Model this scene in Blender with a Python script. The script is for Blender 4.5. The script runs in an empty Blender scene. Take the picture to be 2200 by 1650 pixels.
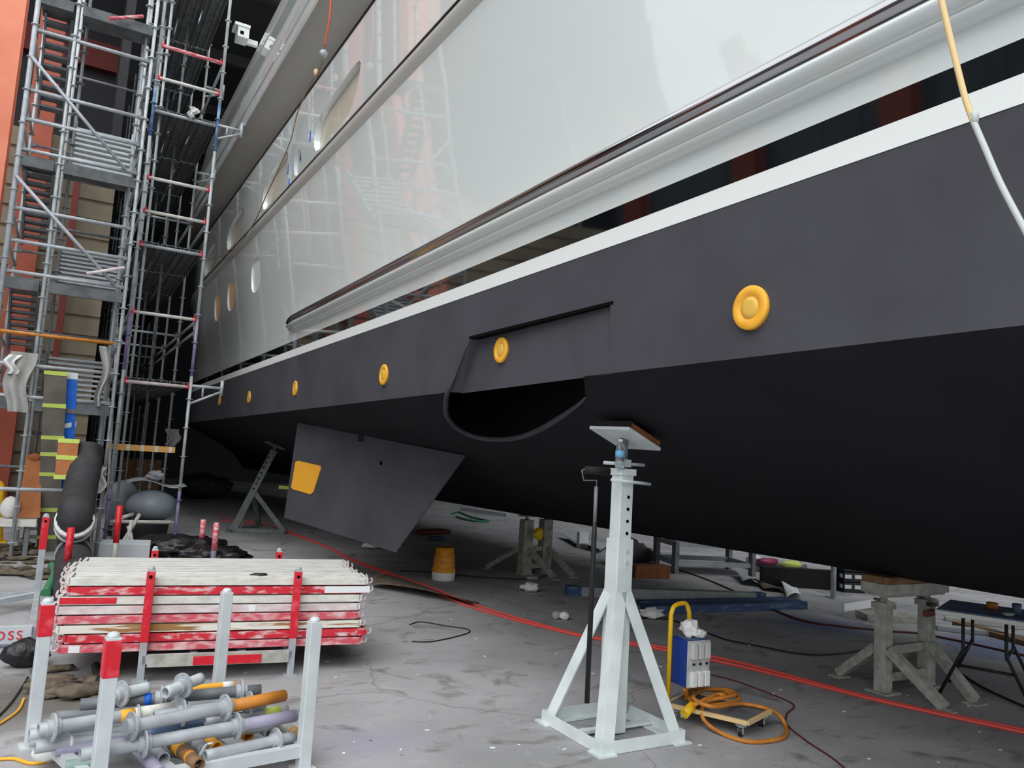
import bpy, bmesh, math, random
from mathutils import Vector, Matrix, noise
V = Vector
rnd = random.Random(7)
sc = bpy.context.scene
COL = sc.collection

# ------------------------------------------------------------------ camera
F = 1660.0; CH = 1.7
_u = V((.06, 1, -173.2 / F)).normalized()
_y = V((-970, -115, -F)).normalized()
_x = _y.cross(_u)
R = Matrix((_x, _y, _u))                 # world <- camera
CP = V((0, 0, CH))
def ray(px, py): return R @ V((px - 1100, 825 - py, -F))
def G(px, py, z=0.0):
    d = ray(px, py); return CP + d * ((z - CH) / d.z)
def AX(px, py, x):
    d = ray(px, py); return CP + d * (x / d.x)
def AY(px, py, y):
    d = ray(px, py); return CP + d * (y / d.y)
cam = bpy.data.cameras.new('camera'); co = bpy.data.objects.new('camera', cam); COL.objects.link(co)
cam.sensor_fit = 'HORIZONTAL'; cam.sensor_width = 36; cam.lens = F / 2200 * 36
cam.clip_start = .05; cam.clip_end = 300
co.matrix_world = Matrix.Translation(CP) @ R.to_4x4()
sc.camera = co

# ------------------------------------------------------------------ materials
def srgb(r, g, b):
    f = lambda c: c / 12.92 if c <= .04045 else ((c + .055) / 1.055) ** 2.4
    return (f(r / 255), f(g / 255), f(b / 255), 1)
MATS = {}
def mat(name, col, rough=.5, metal=0, col2=None, scale=8, lo=.45, hi=.6, bump=0, bscale=40, coat=0, spec=.5, stretch=None, detail=6, trans=0):
    m = bpy.data.materials.new(name); m.use_nodes = True
    nt = m.node_tree; b = nt.nodes['Principled BSDF']
    b.inputs['Base Color'].default_value = srgb(*col)
    b.inputs['Roughness'].default_value = rough; b.inputs['Metallic'].default_value = metal
    b.inputs['Coat Weight'].default_value = coat; b.inputs['Coat Roughness'].default_value = .03
    b.inputs['Specular IOR Level'].default_value = spec
    b.inputs['Transmission Weight'].default_value = trans
    tc = nt.nodes.new('ShaderNodeTexCoord'); src = tc.outputs['Object']
    if stretch:
        mp = nt.nodes.new('ShaderNodeMapping'); mp.inputs['Scale'].default_value = stretch
        nt.links.new(src, mp.inputs[0]); src = mp.outputs[0]
    if col2:
        n = nt.nodes.new('ShaderNodeTexNoise'); n.inputs['Scale'].default_value = scale; n.inputs['Detail'].default_value = detail
        nt.links.new(src, n.inputs['Vector'])
        r = nt.nodes.new('ShaderNodeValToRGB')
        r.color_ramp.elements[0].position = lo; r.color_ramp.elements[1].position = hi
        r.color_ramp.elements[0].color = srgb(*col); r.color_ramp.elements[1].color = srgb(*col2)
        nt.links.new(n.outputs[0], r.inputs[0]); nt.links.new(r.outputs[0], b.inputs['Base Color'])
    if bump:
        n2 = nt.nodes.new('ShaderNodeTexNoise'); n2.inputs['Scale'].default_value = bscale; n2.inputs['Detail'].default_value = 5
        nt.links.new(src, n2.inputs['Vector'])
        bp = nt.nodes.new('ShaderNodeBump'); bp.inputs['Strength'].default_value = bump; bp.inputs['Distance'].default_value = .02
        nt.links.new(n2.outputs[0], bp.inputs['Height']); nt.links.new(bp.outputs[0], b.inputs['Normal'])
    MATS[name] = m; return m
mat('galv', (184, 189, 194), .5, .15, (152, 158, 164), 9, .3, .75, .05)
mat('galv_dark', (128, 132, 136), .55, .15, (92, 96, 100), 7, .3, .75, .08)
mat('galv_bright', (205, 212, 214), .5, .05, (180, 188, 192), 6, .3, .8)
mat('stand_paint', (222, 230, 230), .5, 0, (196, 206, 206), 5, .4, .75)
mat('stand_grey', (120, 128, 126), .6, 0, (88, 94, 92), 9, .35, .7)
mat('trestle', (182, 184, 176), .8, 0, (146, 146, 136), 14, .35, .7, .2)
mat('trestle_dark', (168, 170, 160), .8, 0, (130, 132, 120), 14, .35, .7, .2)
mat('red_paint', (208, 24, 44), .45, 0, (226, 80, 92), 14, .52, .72)
mat('red_worn', (206, 36, 54), .5, 0, (222, 196, 196), 9, .5, .66, stretch=(1, 3, 3))
mat('red_pink', (206, 84, 98), .55, 0, (224, 190, 190), 9, .45, .66, stretch=(1, 3, 3))
mat('pink_white', (206, 186, 188), .55, 0, (222, 216, 212), 9, .4, .66, stretch=(1, 3, 3))
mat('white_worn', (222, 222, 214), .55, 0, (196, 194, 186), 9, .4, .7, stretch=(1, 3, 3))
mat('white_brown', (226, 222, 212), .55, 0, (158, 116, 66), 5, .5, .56, stretch=(.25, 2, 6))
mat('plank_steel', (214, 214, 208), .5, .0, (188, 186, 180), 8, .4, .75, stretch=(.5, 4, 4))
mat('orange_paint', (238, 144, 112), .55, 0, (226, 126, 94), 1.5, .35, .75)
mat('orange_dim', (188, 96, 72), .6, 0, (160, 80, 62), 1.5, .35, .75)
mat('rust_red', (120, 52, 46), .7)
mat('beige_wall', (160, 150, 130), .8, 0, (132, 122, 104), 1.2, .35, .7)
mat('dark_wall', (62, 62, 66), .9)
mat('yard_wall', (112, 122, 128), .85, 0, (94, 104, 110), 1, .4, .6)
mat('roof', (84, 84, 86), .95)
mat('deck_dark', (96, 101, 104), .6, .1, (66, 70, 72), 5, .4, .7)
mat('gel', (221, 228, 226), .22, 0, coat=1)
mat('gel_grey', (196, 196, 190), .25, 0, coat=.6)
mat('overhang', (196, 190, 182), .4, coat=.3)
mat('boot_black', (10, 13, 16), .06, 0, coat=1)
mat('boot_white', (236, 240, 238), .35)
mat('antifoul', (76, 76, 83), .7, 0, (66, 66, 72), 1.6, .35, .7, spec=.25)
mat('antifoul_shaded', (38, 39, 43), .85, 0, (32, 33, 37), 1.6, .35, .7, spec=.15)  # same paint as antifoul, darkened to put the under-hull shade into the colour
mat('slot', (6, 6, 7), .9, spec=.1)
mat('chrome', (190, 190, 192), .1, 1)
mat('trim_dark', (46, 42, 42), .2, .3)
mat('glass_beige', (196, 190, 172), .35, 0, coat=.3)
mat('glass_white', (222, 222, 214), .3)
mat('glass_tan', (226, 178, 128), .4)
mat('yellow_disc', (246, 182, 58), .45, 0, (234, 164, 44), 14, .4, .7)
mat('yellow_core', (226, 184, 84), .3)
mat('yellow_plain', (240, 172, 48), .55)
mat('yellow_tube', (242, 196, 24), .4, 0, (224, 172, 20), 20, .45, .7)
mat('orange_cable', (206, 134, 48), .5, 0, (176, 108, 38), 10, .4, .7)
mat('blue_box', (16, 54, 142), .45, 0, (34, 62, 120), 9, .5, .75)
mat('blue_grey', (84, 104, 134), .5)
mat('socket_grey', (196, 198, 194), .45, 0, (168, 170, 166), 10, .4, .7)
mat('socket_white', (228, 230, 226), .4)
mat('wood', (152, 92, 52), .8, 0, (112, 66, 36), 6, .35, .7, .1, stretch=(8, 1, 1))
mat('wood_old', (142, 108, 74), .85, 0, (108, 82, 58), 6, .35, .7, .2, stretch=(1, 6, 6))
mat('wood_dark', (22, 18, 15), .8)
mat('cardboard', (186, 118, 72), .85, 0, (166, 102, 62), 4, .4, .7)
mat('board_grey', (118, 112, 104), .85, 0, (100, 94, 88), 4, .4, .7)
mat('tape_green', (206, 224, 108), .6)
mat('tape_blue', (28, 104, 214), .5, 0, (44, 118, 226), 6, .4, .6)
mat('tape_orange', (222, 168, 92), .7)
mat('white_cloth', (226, 226, 224), .9)
mat('grey_cloth', (172, 172, 168), .9, 0, (146, 146, 142), 5, .4, .7)
mat('paper', (232, 234, 236), .8)
mat('paper_grey', (176, 180, 184), .8)
mat('black_plastic', (24, 25, 28), .34, 0, bump=.8, bscale=16)
mat('black_rubber', (26, 27, 29), .6)
mat('duct', (44, 44, 47), .7, 0, (58, 58, 60), 6, .4, .7)
mat('ball_grey', (136, 146, 154), .45, 0, (122, 132, 140), 4, .4, .7)
mat('red_hose', (236, 88, 80), .5)
mat('dark_hose', (92, 36, 34), .6)
mat('bucket', (234, 160, 40), .45, 0, (206, 132, 30), 12, .5, .7)
mat('bucket_white', (232, 232, 228), .45)
mat('blue_steel', (34, 62, 104), .5, 0, (96, 116, 134), 5, .52, .72, stretch=(1, 6, 6))
mat('grey_steel', (146, 154, 152), .5, 0, (124, 132, 130), 6, .4, .7)
mat('clear_plastic', (225, 235, 240), .08, trans=.9)
mat('bottle_label', (120, 190, 232), .4)
mat('purple', (104, 78, 152), .5, 0, (140, 124, 168), 14, .45, .65)
mat('green_dull', (126, 150, 142), .5)
mat('green', (60, 130, 92), .5)
mat('lavender', (150, 146, 168), .5)
mat('rope_tan', (222, 194, 142), .85)
mat('rope_grey', (190, 196, 194), .7)
mat('rope_orange', (214, 96, 66), .7)
mat('line_brown', (140, 112, 84), .8)
mat('blue_cover', (74, 102, 146), .5, 0, (52, 74, 112), 5, .4, .7)
mat('magenta', (150, 50, 90), .5)
mat('debris', (112, 100, 84), .95, 0, (70, 62, 54), 12, .4, .7, .5)
mat('standard', (194, 202, 204), .45, .15, (160, 168, 172), 7, .35, .75)
mat('tube_blue', (70, 112, 160), .5, 0, (140, 160, 176), 9, .45, .7)
mat('tube_purple', (128, 112, 160), .5, 0, (158, 158, 172), 9, .45, .7)

def floor_mat():
    m = bpy.data.materials.new('concrete'); m.use_nodes = True; nt = m.node_tree; N = nt.nodes.new; L = nt.links.new
    b = nt.nodes['Principled BSDF']; b.inputs['Roughness'].default_value = .75; b.inputs['Specular IOR Level'].default_value = .3
    tc = N('ShaderNodeTexCoord')
    def ns(scale, det, dist=0):
        n = N('ShaderNodeTexNoise'); n.inputs['Scale'].default_value = scale; n.inputs['Detail'].default_value = det; n.inputs['Distortion'].default_value = dist
        L(tc.outputs['Object'], n.inputs['Vector']); return n
    def ramp(src, p0, c0, p1, c1):
        r = N('ShaderNodeValToRGB'); e = r.color_ramp.elements
        e[0].position = p0; e[0].color = c0; e[1].position = p1; e[1].color = c1; L(src, r.inputs[0]); return r
    def mix(fac, a, bb, mode='MIX'):
        x = N('ShaderNodeMix'); x.data_type = 'RGBA'; x.blend_type = mode
        if isinstance(fac, float): x.inputs[0].default_value = fac
        else: L(fac, x.inputs[0])
        for s, i in ((a, 6), (bb, 7)):
            if isinstance(s, tuple): x.inputs[i].default_value = s
            else: L(s, x.inputs[i])
        return x.outputs[2]
    base = ramp(ns(.9, 8, .4).outputs[0], .32, srgb(150, 150, 151), .7, srgb(178, 177, 179)).outputs[0]
    st = ramp(ns(2.3, 10, 1.2).outputs[0], .58, (0, 0, 0, 1), .72, (.7, .7, .7, 1)).outputs[0]
    c = mix(st, base, srgb(92, 90, 88))
    lt = ramp(ns(5, 10, .8).outputs[0], .62, (0, 0, 0, 1), .74, (.55, .55, .55, 1)).outputs[0]
    c = mix(lt, c, srgb(186, 184, 186))
    def patch(cx, cy, rad, colr, seed):
        d = N('ShaderNodeVectorMath'); d.operation = 'DISTANCE'; d.inputs[1].default_value = (cx, cy, 0); L(tc.outputs['Object'], d.inputs[0])
        nn = ns(1.2 + seed, 6); ad = N('ShaderNodeMath'); ad.operation = 'MULTIPLY_ADD'; ad.inputs[1].default_value = rad * 1.2; L(nn.outputs[0], ad.inputs[0]); L(d.outputs['Value'], ad.inputs[2])
        r = ramp(ad.outputs[0], .0, (.75, .75, .75, 1), 1, (0, 0, 0, 1)); mr = N('ShaderNodeMapRange'); mr.inputs[1].default_value = rad * .9; mr.inputs[2].default_value = rad * 1.5
        L(ad.outputs[0], mr.inputs[0]); r2 = ramp(mr.outputs[0], 0, (.8, .8, .8, 1), 1, (0, 0, 0, 1))
        return r2.outputs[0], srgb(*colr)
    for cx, cy, rad, cl, sd in ((8.1, 6.3, .9, (112, 122, 160), 0), (9.2, 4.8, 1.0, (112, 126, 168), .5), (1.8, 4.6, .5, (160, 158, 172), .3), (-.2, 7.6, .8, (148, 148, 164), .2), (.1, 6.0, .9, (90, 84, 74), .6), (.9, 6.9, .9, (86, 82, 76), .9)):
        f, cc = patch(cx, cy, rad, cl, sd); c = mix(f, c, cc)
    mp = N('ShaderNodeMapping'); mp.inputs['Rotation'].default_value = (0, 0, .5); mp.inputs['Scale'].default_value = (2.2, 7, 1); L(tc.outputs['Object'], mp.inputs[0])
    nd = N('ShaderNodeTexNoise'); nd.inputs['Scale'].default_value = 1.0; nd.inputs['Detail'].default_value = 8; nd.inputs['Roughness'].default_value = .65; L(mp.outputs[0], nd.inputs['Vector'])
    c = mix(ramp(nd.outputs[0], .57, (0, 0, 0, 1), .70, (.62, .62, .62, 1)).outputs[0], c, srgb(92, 89, 86))
    sp = ramp(ns(38, 3).outputs[0], .70, (0, 0, 0, 1), .73, (.8, .8, .8, 1)).outputs[0]
    c = mix(sp, c, srgb(206, 204, 202))
    dk = ramp(ns(22, 4).outputs[0], .68, (0, 0, 0, 1), .74, (.7, .7, .7, 1)).outputs[0]
    c = mix(dk, c, srgb(70, 68, 68))
    vo = N('ShaderNodeTexVoronoi'); vo.feature = 'DISTANCE_TO_EDGE'; vo.inputs['Scale'].default_value = .3
    wn = ns(1.6, 6); vm = N('ShaderNodeVectorMath'); vm.operation = 'MULTIPLY_ADD'; vm.inputs[1].default_value = (.6, .6, 0)
    L(wn.outputs['Color'], vm.inputs[0]); L(tc.outputs['Object'], vm.inputs[2]); L(vm.outputs[0], vo.inputs['Vector'])
    cr = ramp(vo.outputs['Distance'], .001, (.38, .38, .38, 1), .004, (0, 0, 0, 1)).outputs[0]
    c = mix(cr, c, srgb(74, 72, 72))
    L(c, b.inputs['Base Color'])
    bp = N('ShaderNodeBump'); bp.inputs['Strength'].default_value = .15; bp.inputs['Distance'].default_value = .02
    L(ns(25, 6).outputs[0], bp.inputs['Height']); L(bp.outputs[0], b.inputs['Normal'])
    MATS['concrete'] = m
floor_mat()

# ------------------------------------------------------------------ mesh helpers
class MB:
    def __init__(s): s.v = []; s.f = []; s.sm = []
    def add(s, vs, fs, smooth=False):
        o = len(s.v); s.v += [V(p) for p in vs]; s.f += [tuple(i + o for i in f) for f in fs]; s.sm += [smooth] * len(fs); return s
    def hexa(s, p):       # 8 points: bottom 4 ccw, top 4
        return s.add(p, [(3, 2, 1, 0), (4, 5, 6, 7), (0, 1, 5, 4), (1, 2, 6, 5), (2, 3, 7, 6), (3, 0, 4, 7)])
    def box(s, c, d, rz=0, M=None):
        c = V(c); hx, hy, hz = d[0] / 2, d[1] / 2, d[2] / 2
        Q = M or Matrix.Rotation(rz, 3, 'Z')
        return s.hexa([c + Q @ V(p) for p in ((-hx, -hy, -hz), (hx, -hy, -hz), (hx, hy, -hz), (-hx, hy, -hz), (-hx, -hy, hz), (hx, -hy, hz), (hx, hy, hz), (-hx, hy, hz))])
    def bar(s, a, b, w, h, up=(0, 0, 1)):   # rectangular bar from a to b
        a, b = V(a), V(b); d = (b - a).normalized(); u = V(up)
        if abs(d.dot(u)) > .98: u = V((0, 1, 0))
        x = d.cross(u).normalized() * w / 2; y = x.cross(d).normalized() * h / 2
        return s.hexa([a - x - y, a + x - y, b + x - y, b - x - y, a - x + y, a + x + y, b + x + y, b - x + y])
    def angle(s, a, b, w, t, n1, n2):       # L section bar, flanges along n1 and n2 from the heel line
        a, b = V(a), V(b); d = (b - a).normalized()
        n, m = V(n1), V(n2); n = (n - d * n.dot(d)).normalized(); m = (m - d * m.dot(d) - n * m.dot(n)).normalized()
        return s.prism([a, a + n * w, a + n * w + m * t, a + n * t + m * t, a + m * w + n * t, a + m * w], b - a)
    def tube(s, pts, r, n=10, cap=True, smooth=True, hollow=0):
        pts = [V(p) for p in pts]; rs = r if isinstance(r, (list, tuple)) else [r] * len(pts)
        o = len(s.v); vs = []; fs = []; px = None
        for i, p in enumerate(pts):
            d = (pts[min(i + 1, len(pts) - 1)] - pts[max(i - 1, 0)]).normalized()
            if px is None:
                px = d.orthogonal().normalized()
            else:
                px = (px - d * px.dot(d)).normalized()
            q = d.cross(px)
            for k in range(n):
                a = 2 * math.pi * k / n; vs.append(p + (px * math.cos(a) + q * math.sin(a)) * rs[i])
        for i in range(len(pts) - 1):
            for k in range(n):
                fs.append((i * n + k, i * n + (k + 1) % n, (i + 1) * n + (k + 1) % n, (i + 1) * n + k))
        s.add(vs, fs, smooth)
        if hollow:
            for e, inn in ((0, 1), (len(pts) - 1, -1)):
                p = pts[e]; q = pts[e + inn]; dd = (q - p).normalized() * .12
                ring = vs[e * n:(e + 1) * n]; ir = [p + (w - p) * hollow for w in ring]; dr = [w + dd for w in ir]
                f2 = [(k, (k + 1) % n, n + (k + 1) % n, n + k) for k in range(n)] + [(n + k, n + (k + 1) % n, 2 * n + (k + 1) % n, 2 * n + k) for k in range(n)] + [tuple(range(2 * n, 3 * n))]
                s.add(ring + ir + dr, f2)
        elif cap:
            s.add(vs[:n], [tuple(range(n))[::-1]]); s.add(vs[-n:], [tuple(range(n))])
        return s
    def lathe(s, prof, c=(0, 0, 0), n=24, M=None, smooth=True):   # prof: (r, z)
        c = V(c); vs = []; fs = []
        for r_, z in prof:
            for k in range(n):
                a = 2 * math.pi * k / n; p = V((r_ * math.cos(a), r_ * math.sin(a), z)); vs.append(c + (M @ p if M else p))
        m = len(prof)
        for i in range(m - 1):
            for k in range(n): fs.append((i * n + k, i * n + (k + 1) % n, (i + 1) * n + (k + 1) % n, (i + 1) * n + k))
        fs.append(tuple(range(n))[::-1]); fs.append(tuple(range((m - 1) * n, m * n)))
        return s.add(vs, fs, smooth)
    def disc(s, c, axis, r, t, n=16):
        a = V(axis).normalized(); c = V(c); return s.tube([c - a * t / 2, c + a * t / 2], r, n, smooth=False)
    def prism(s, poly, d):    # extrude polygon of points by vector d
        d = V(d); n = len(poly); p = [V(q) for q in poly]
        return s.add(p + [q + d for q in p], [tuple(range(n))[::-1], tuple(range(n, 2 * n))] + [(k, (k + 1) % n, n + (k + 1) % n, n + k) for k in range(n)])
    def sheet(s, fn, nu, nv, t=.004):  # bent sheet with thickness, fn(u,v)->point
        A = [fn(i / nu, j / nv) for j in range(nv + 1) for i in range(nu + 1)]; A = [V(p) for p in A]
        B = [p + V((0, 0, t)) for p in A]; w = nu + 1; k = len(A); fs = []
        for j in range(nv):
            for i in range(nu):
                a = j * w + i; fs += [(a + w, a + w + 1, a + 1, a), (k + a, k + a + 1, k + a + w + 1, k + a + w)]
        for i in range(nu): fs += [(i, i + 1, k + i + 1, k + i), (nv * w + i + 1, nv * w + i, k + nv * w + i, k + nv * w + i + 1)]
        for j in range(nv): fs += [(j * w + w, j * w, k + j * w, k + j * w + w), (j * w + nu, j * w + w + nu, k + j * w + w + nu, k + j * w + nu)]
        return s.add(A + B, fs, True)
    def lump(s, c, d, seed=0, amp=.35, sub=3, freq=2.2, flat=False):   # crumpled blob
        bm = bmesh.new(); bmesh.ops.create_icosphere(bm, subdivisions=sub, radius=1)
        off = V((seed * 3.1, seed * 1.7, seed)); vs = []
        for v in bm.verts:
            k = 1 + amp * noise.noise(v.co * freq + off) + amp * .5 * noise.noise(v.co * freq * 2.6 + off)
            p = v.co * k
            if flat: p.z = max(p.z, -.35)
            vs.append(V((p.x * d[0] / 2, p.y * d[1] / 2, p.z * d[2] / 2)))
        lo = min(p.z for p in vs); c = V(c)
        fs = [tuple(x.index for x in f.verts) for f in bm.faces]; bm.free()
        return s.add([c + p - V((0, 0, lo)) for p in vs], fs, True)
    def build(s, name, m, parent=None, at=None, bevel=0):
        me = bpy.data.meshes.new(name); at = V(at) if at is not None else V((0, 0, 0))
        me.from_pydata([p - at for p in s.v], [], s.f); me.update()
        me.polygons.foreach_set('use_smooth', s.sm)
        bm = bmesh.new(); bm.from_mesh(me); bmesh.ops.remove_doubles(bm, verts=bm.verts, dist=1e-5); bmesh.ops.recalc_face_normals(bm, faces=bm.faces); bm.to_mesh(me); bm.free()
        o = bpy.data.objects.new(name, me); COL.objects.link(o); o.location = at
        me.materials.append(MATS[m] if isinstance(m, str) else m)
        if bevel:
            b = o.modifiers.new('bevel', 'BEVEL'); b.width = bevel; b.segments = 2; b.limit_method = 'ANGLE'
        if parent:
            o.parent = parent; o.location = at - ploc(parent)
        return o
def ploc(o):
    p = V((0, 0, 0))
    while o: p += o.location; o = o.parent
    return p
def tag(o, label, cat, group=None, kind=None):
    if label: o['label'] = label
    if cat: o['category'] = cat
    if group: o['group'] = group
    if kind: o['kind'] = kind
    return o
def thing(name, loc, label, cat, group=None):
    o = bpy.data.objects.new(name, None); COL.objects.link(o); o.location = loc; o.empty_display_size = .1
    return tag(o, label, cat, group)
def kids(o): return [c for c in bpy.data.objects if c.parent == o]
def copy_tree(o, parent=None):
    c = o.copy(); COL.objects.link(c)
    if parent: c.parent = parent
    for ch in kids(o): copy_tree(ch, c)
    return c
def structure(o): o['kind'] = 'structure'; return o
def arc(c, r, a0, a1, n, ux, uy):
    c, ux, uy = V(c), V(ux), V(uy)
    return [c + ux * r * math.cos(a0 + (a1 - a0) * k / n) + uy * r * math.sin(a0 + (a1 - a0) * k / n) for k in range(n + 1)]
def smooth_path(pts, n=6):
    pts = [V(p) for p in pts]; P = [pts[0]] + pts + [pts[-1]]; out = []
    for i in range(1, len(P) - 2):
        for k in range(n):
            t = k / n; a, b, c, d = P[i - 1], P[i], P[i + 1], P[i + 2]
            out.append(.5 * ((2 * b) + (c - a) * t + (2 * a - 5 * b + 4 * c - d) * t * t + (3 * b - a - 3 * c + d) * t ** 3))
    return out + [pts[-1]]

# ------------------------------------------------------------------ setting
structure(MB().add([(-60, -60, 0), (90, -60, 0), (90, 110, 0), (-60, 110, 0)], [(0, 1, 2, 3)]).build('floor', 'concrete'))
def siding(x0, x1, y, z0, z1, pitch=.3):
    b = MB(); pts = []; n = int((z1 - z0) / pitch)
    for k in range(n + 1):
        z = z0 + k * pitch; pts += [(z, 0), (z + pitch * .8, 0), (z + pitch * .84, .05), (z + pitch * .96, .05)]
    for (za, da), (zb, db) in zip(pts[:-1], pts[1:]):
        b.add([(x0, y + da, za), (x1, y + da, za), (x1, y + db, zb), (x0, y + db, zb)], [(0, 1, 2, 3)])
    b.box(((x0 + x1) / 2, y + .2, (z0 + z1) / 2), (x1 - x0, .2, z1 - z0)); return b
structure(siding(-12, .5, 20.0, 0, 8.3, .45).build('wall_back', 'beige_wall'))
structure(MB().box((-5.5, 24.2, 11), (12, .3, 8)).build('wall_rear_shade', 'dark_wall'))  # dark sheet, its colour stands in for the unlit interior above wall_back
structure(MB().box((8, 42, 8), (34, .3, 16)).build('wall_end', 'dark_wall'))
structure(MB().box((.4, 31, 7.5), (.2, 21.5, 15)).build('wall_alley', 'dark_wall'))
structure(MB().box((-12, 22, 8), (.3, 5, 16)).build('wall_side', 'dark_wall'))
structure(MB().box((19, 20, 8), (.3, 44, 16)).build('wall_right_blocker', 'dark_wall'))  # unseen wall added to block light from beyond the hull
b = MB().box((4, 30.5, 16.2), (34, 24, .3))
for y in range(19, 42, 5): b.box((4, y, 15.9), (34, .25, .5))
structure(b.build('ceiling', 'roof'))
b = MB()
b.box((-9.5, 11.5, 5.5), (.3, 15, 11))
for k in range(15): b.box((-9.32, 4.5 + k, 5.5), (.08, .3, 11))
structure(b.build('wall_left', 'yard_wall'))
def column(name, x0, x1, y, h, m, label, flange=.03, dep=.35):
    t = thing(name, ((x0 + x1) / 2, y, 0), label, 'column')
    c = (x0 + x1) / 2; w = x1 - x0
    MB().box((c, y, h / 2), (w, flange, h)).box((c, y + dep, h / 2), (w, flange, h)).box((c, y + dep / 2, h / 2), (.04, dep, h)).build('column_shaft', m, t, bevel=.004)
    MB().box((c, y + dep / 2, .015), (w + .2, dep + .25, .03)).build('base_plate', m, t); return t
column('steel_column', -2.2, -1.37, 16.4, 14, 'orange_paint', 'bright orange steel column at the left edge beside the stair scaffold', dep=.5)
x0, x1 = AY(85, 60, 19.5).x, AY(142, 60, 19.5).x
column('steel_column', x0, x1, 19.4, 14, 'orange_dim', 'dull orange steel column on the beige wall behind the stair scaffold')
x0, x1 = AY(148, 480, 19.7).x, AY(163, 480, 19.7).x
column('steel_column', x0, x1, 19.55, 8.2, 'rust_red', 'narrow rust red column on the beige wall behind the stair flights', dep=.2)
for k, y in enumerate((5.2, 9.2, 13.2, 17.5)):
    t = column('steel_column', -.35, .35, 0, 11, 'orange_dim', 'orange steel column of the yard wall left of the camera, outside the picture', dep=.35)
    t.location = (-9.1, y, 0); t.rotation_euler.z = -math.pi / 2; t['group'] = 'yard wall columns'
t = MB().box((-2.9, 23.9, AY(235, 128, 23.9).z), (6.6, .25, .75)).build('steel_beam', 'rust_red', at=(-2.9, 23.9, 9.9)); tag(t, 'dark red steel beam high in the dark opening above the beige wall', 'beam')

# ------------------------------------------------------------------ yacht
HY0, HY1 = -7.0, 24.0
yacht = thing('motor_yacht', (6.2, 8, 0), 'large white motor yacht with black bottom paint, hauled out on stands', 'boat')
YS = [-7] + [y * 1.0 for y in range(-6, 25)] + [25.5, 27, 28.5, 30, 31.2]
def bend(y):            # inward curve of the hull side at the far end
    return 0 if y <= 20 else .022 * (y - 20) ** 2
def strip(prof, ys=None, mirror=True):
    b = MB(); ys = ys or YS; n = len(prof)
    for sgn in ((1, -1) if mirror else (1,)):
        vs = []
        for y in ys:
            for x, z in prof:
                xx = x + bend(y) * max(0, (6.2 - x)) / 3.4
                xx = min(xx, 6.2); vs.append((xx if sgn == 1 else 12.4 - xx, y, z))
        b.add(vs, [(i * n + k, i * n + k + 1, (i + 1) * n + k + 1, (i + 1) * n + k) for i in range(len(ys) - 1) for k in range(n - 1)], len(prof) > 4)
    return b
CH_X, CH_Z = 2.81, 2.28
UND = [(CH_X, CH_Z), (3.3, 2.03), (6.2, .95)]
def uz(x): return 2.28 - (x - 2.81) * .51 if x < 3.3 else 2.03 - (x - 3.3) * .3724
def uray(px, py):
    lo, hi = .5, 30; d = ray(px, py); d = d / d.x; f = lambda x: (CP + d * x).z - uz(x)
    a, c = 2.6, 6.2
    for _ in range(50):
        m = (a + c) / 2
        if f(a) * f(m) <= 0: c = m
        else: a = m
    return CP + d * a
# band of bottom paint below the boot stripe (with a recess over the outlet)
BX = lambda z: 2.81 - (z - 2.28) * .065
def band():
    b = MB(); ya, yb, zt = 3.7, 5.56, 2.70
    zb2 = 3.05
    ysl = [y for y in YS if y < 3.4] + [3.4]; ysr = [6.4] + [y for y in YS if y > 6.4]
    for s in (1, -1):
        for ys in ((ysl, ysr) if s == 1 else (YS,)):
            vs = []
            for y in ys:
                for z in (2.28, 2.7, 3.05):
                    x = BX(z) + bend(y); vs.append((x if s == 1 else 12.4 - x, y, z))
            b.add(vs, [(i * 3 + k, i * 3 + k + 1, i * 3 + 4 + k, i * 3 + 3 + k) for i in range(len(ys) - 1) for k in (0, 1)])
    P = lambda y, z, d=0: (BX(z) + d, y, z)
    yc = 5.92
    b.add([P(3.4, 2.28), P(ya, 2.28), P(ya, zt), P(3.4, zt)], [(0, 1, 2, 3)])
    b.add([P(3.4, zt), P(yb, zt), P(6.4, zt), P(6.4, 3.05), P(3.4, 3.05)], [(0, 1, 2, 3, 4)])
    b.add([P(yb, zt), P(yc, 2.28), P(6.4, 2.28), P(6.4, zt)], [(0, 1, 2, 3)])
    # recess: far reveal, top reveal, set back plate
    D = .09
    b.add([P(yb, zt), P(yc, 2.28), P(yc - .05, 2.28, D), P(yb - .02, zt, D)], [(0, 1, 2, 3)])
    NP = 8; vs = []
    for i in range(NP + 1):
        u = i / NP; vs += [P(ya + (yc - .04 - ya) * u, 2.275, .002 + .085 * u), P(ya + (yb - .02 - ya) * u, zt, .03 + .055 * u)]
    b.add(vs, [(2 * i, 2 * i + 1, 2 * i + 3, 2 * i + 2) for i in range(NP)])
    return b
band().build('bottom_paint_band', 'antifoul', yacht)
b = MB().add([(BX(2.7) - .001, 3.7, 2.712), (BX(2.7) + .05, 3.7, 2.70), (BX(2.7) + .07, 5.56, 2.70), (BX(2.7) - .001, 5.56, 2.708)], [(0, 1, 2, 3)]); b.box((BX(2.7) + .035, 4.62, 2.705), (.075, 1.9, .02))
b.build('recess_top_shade', 'slot', yacht)  # top reveal of the recess, its shade painted near black
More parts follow.
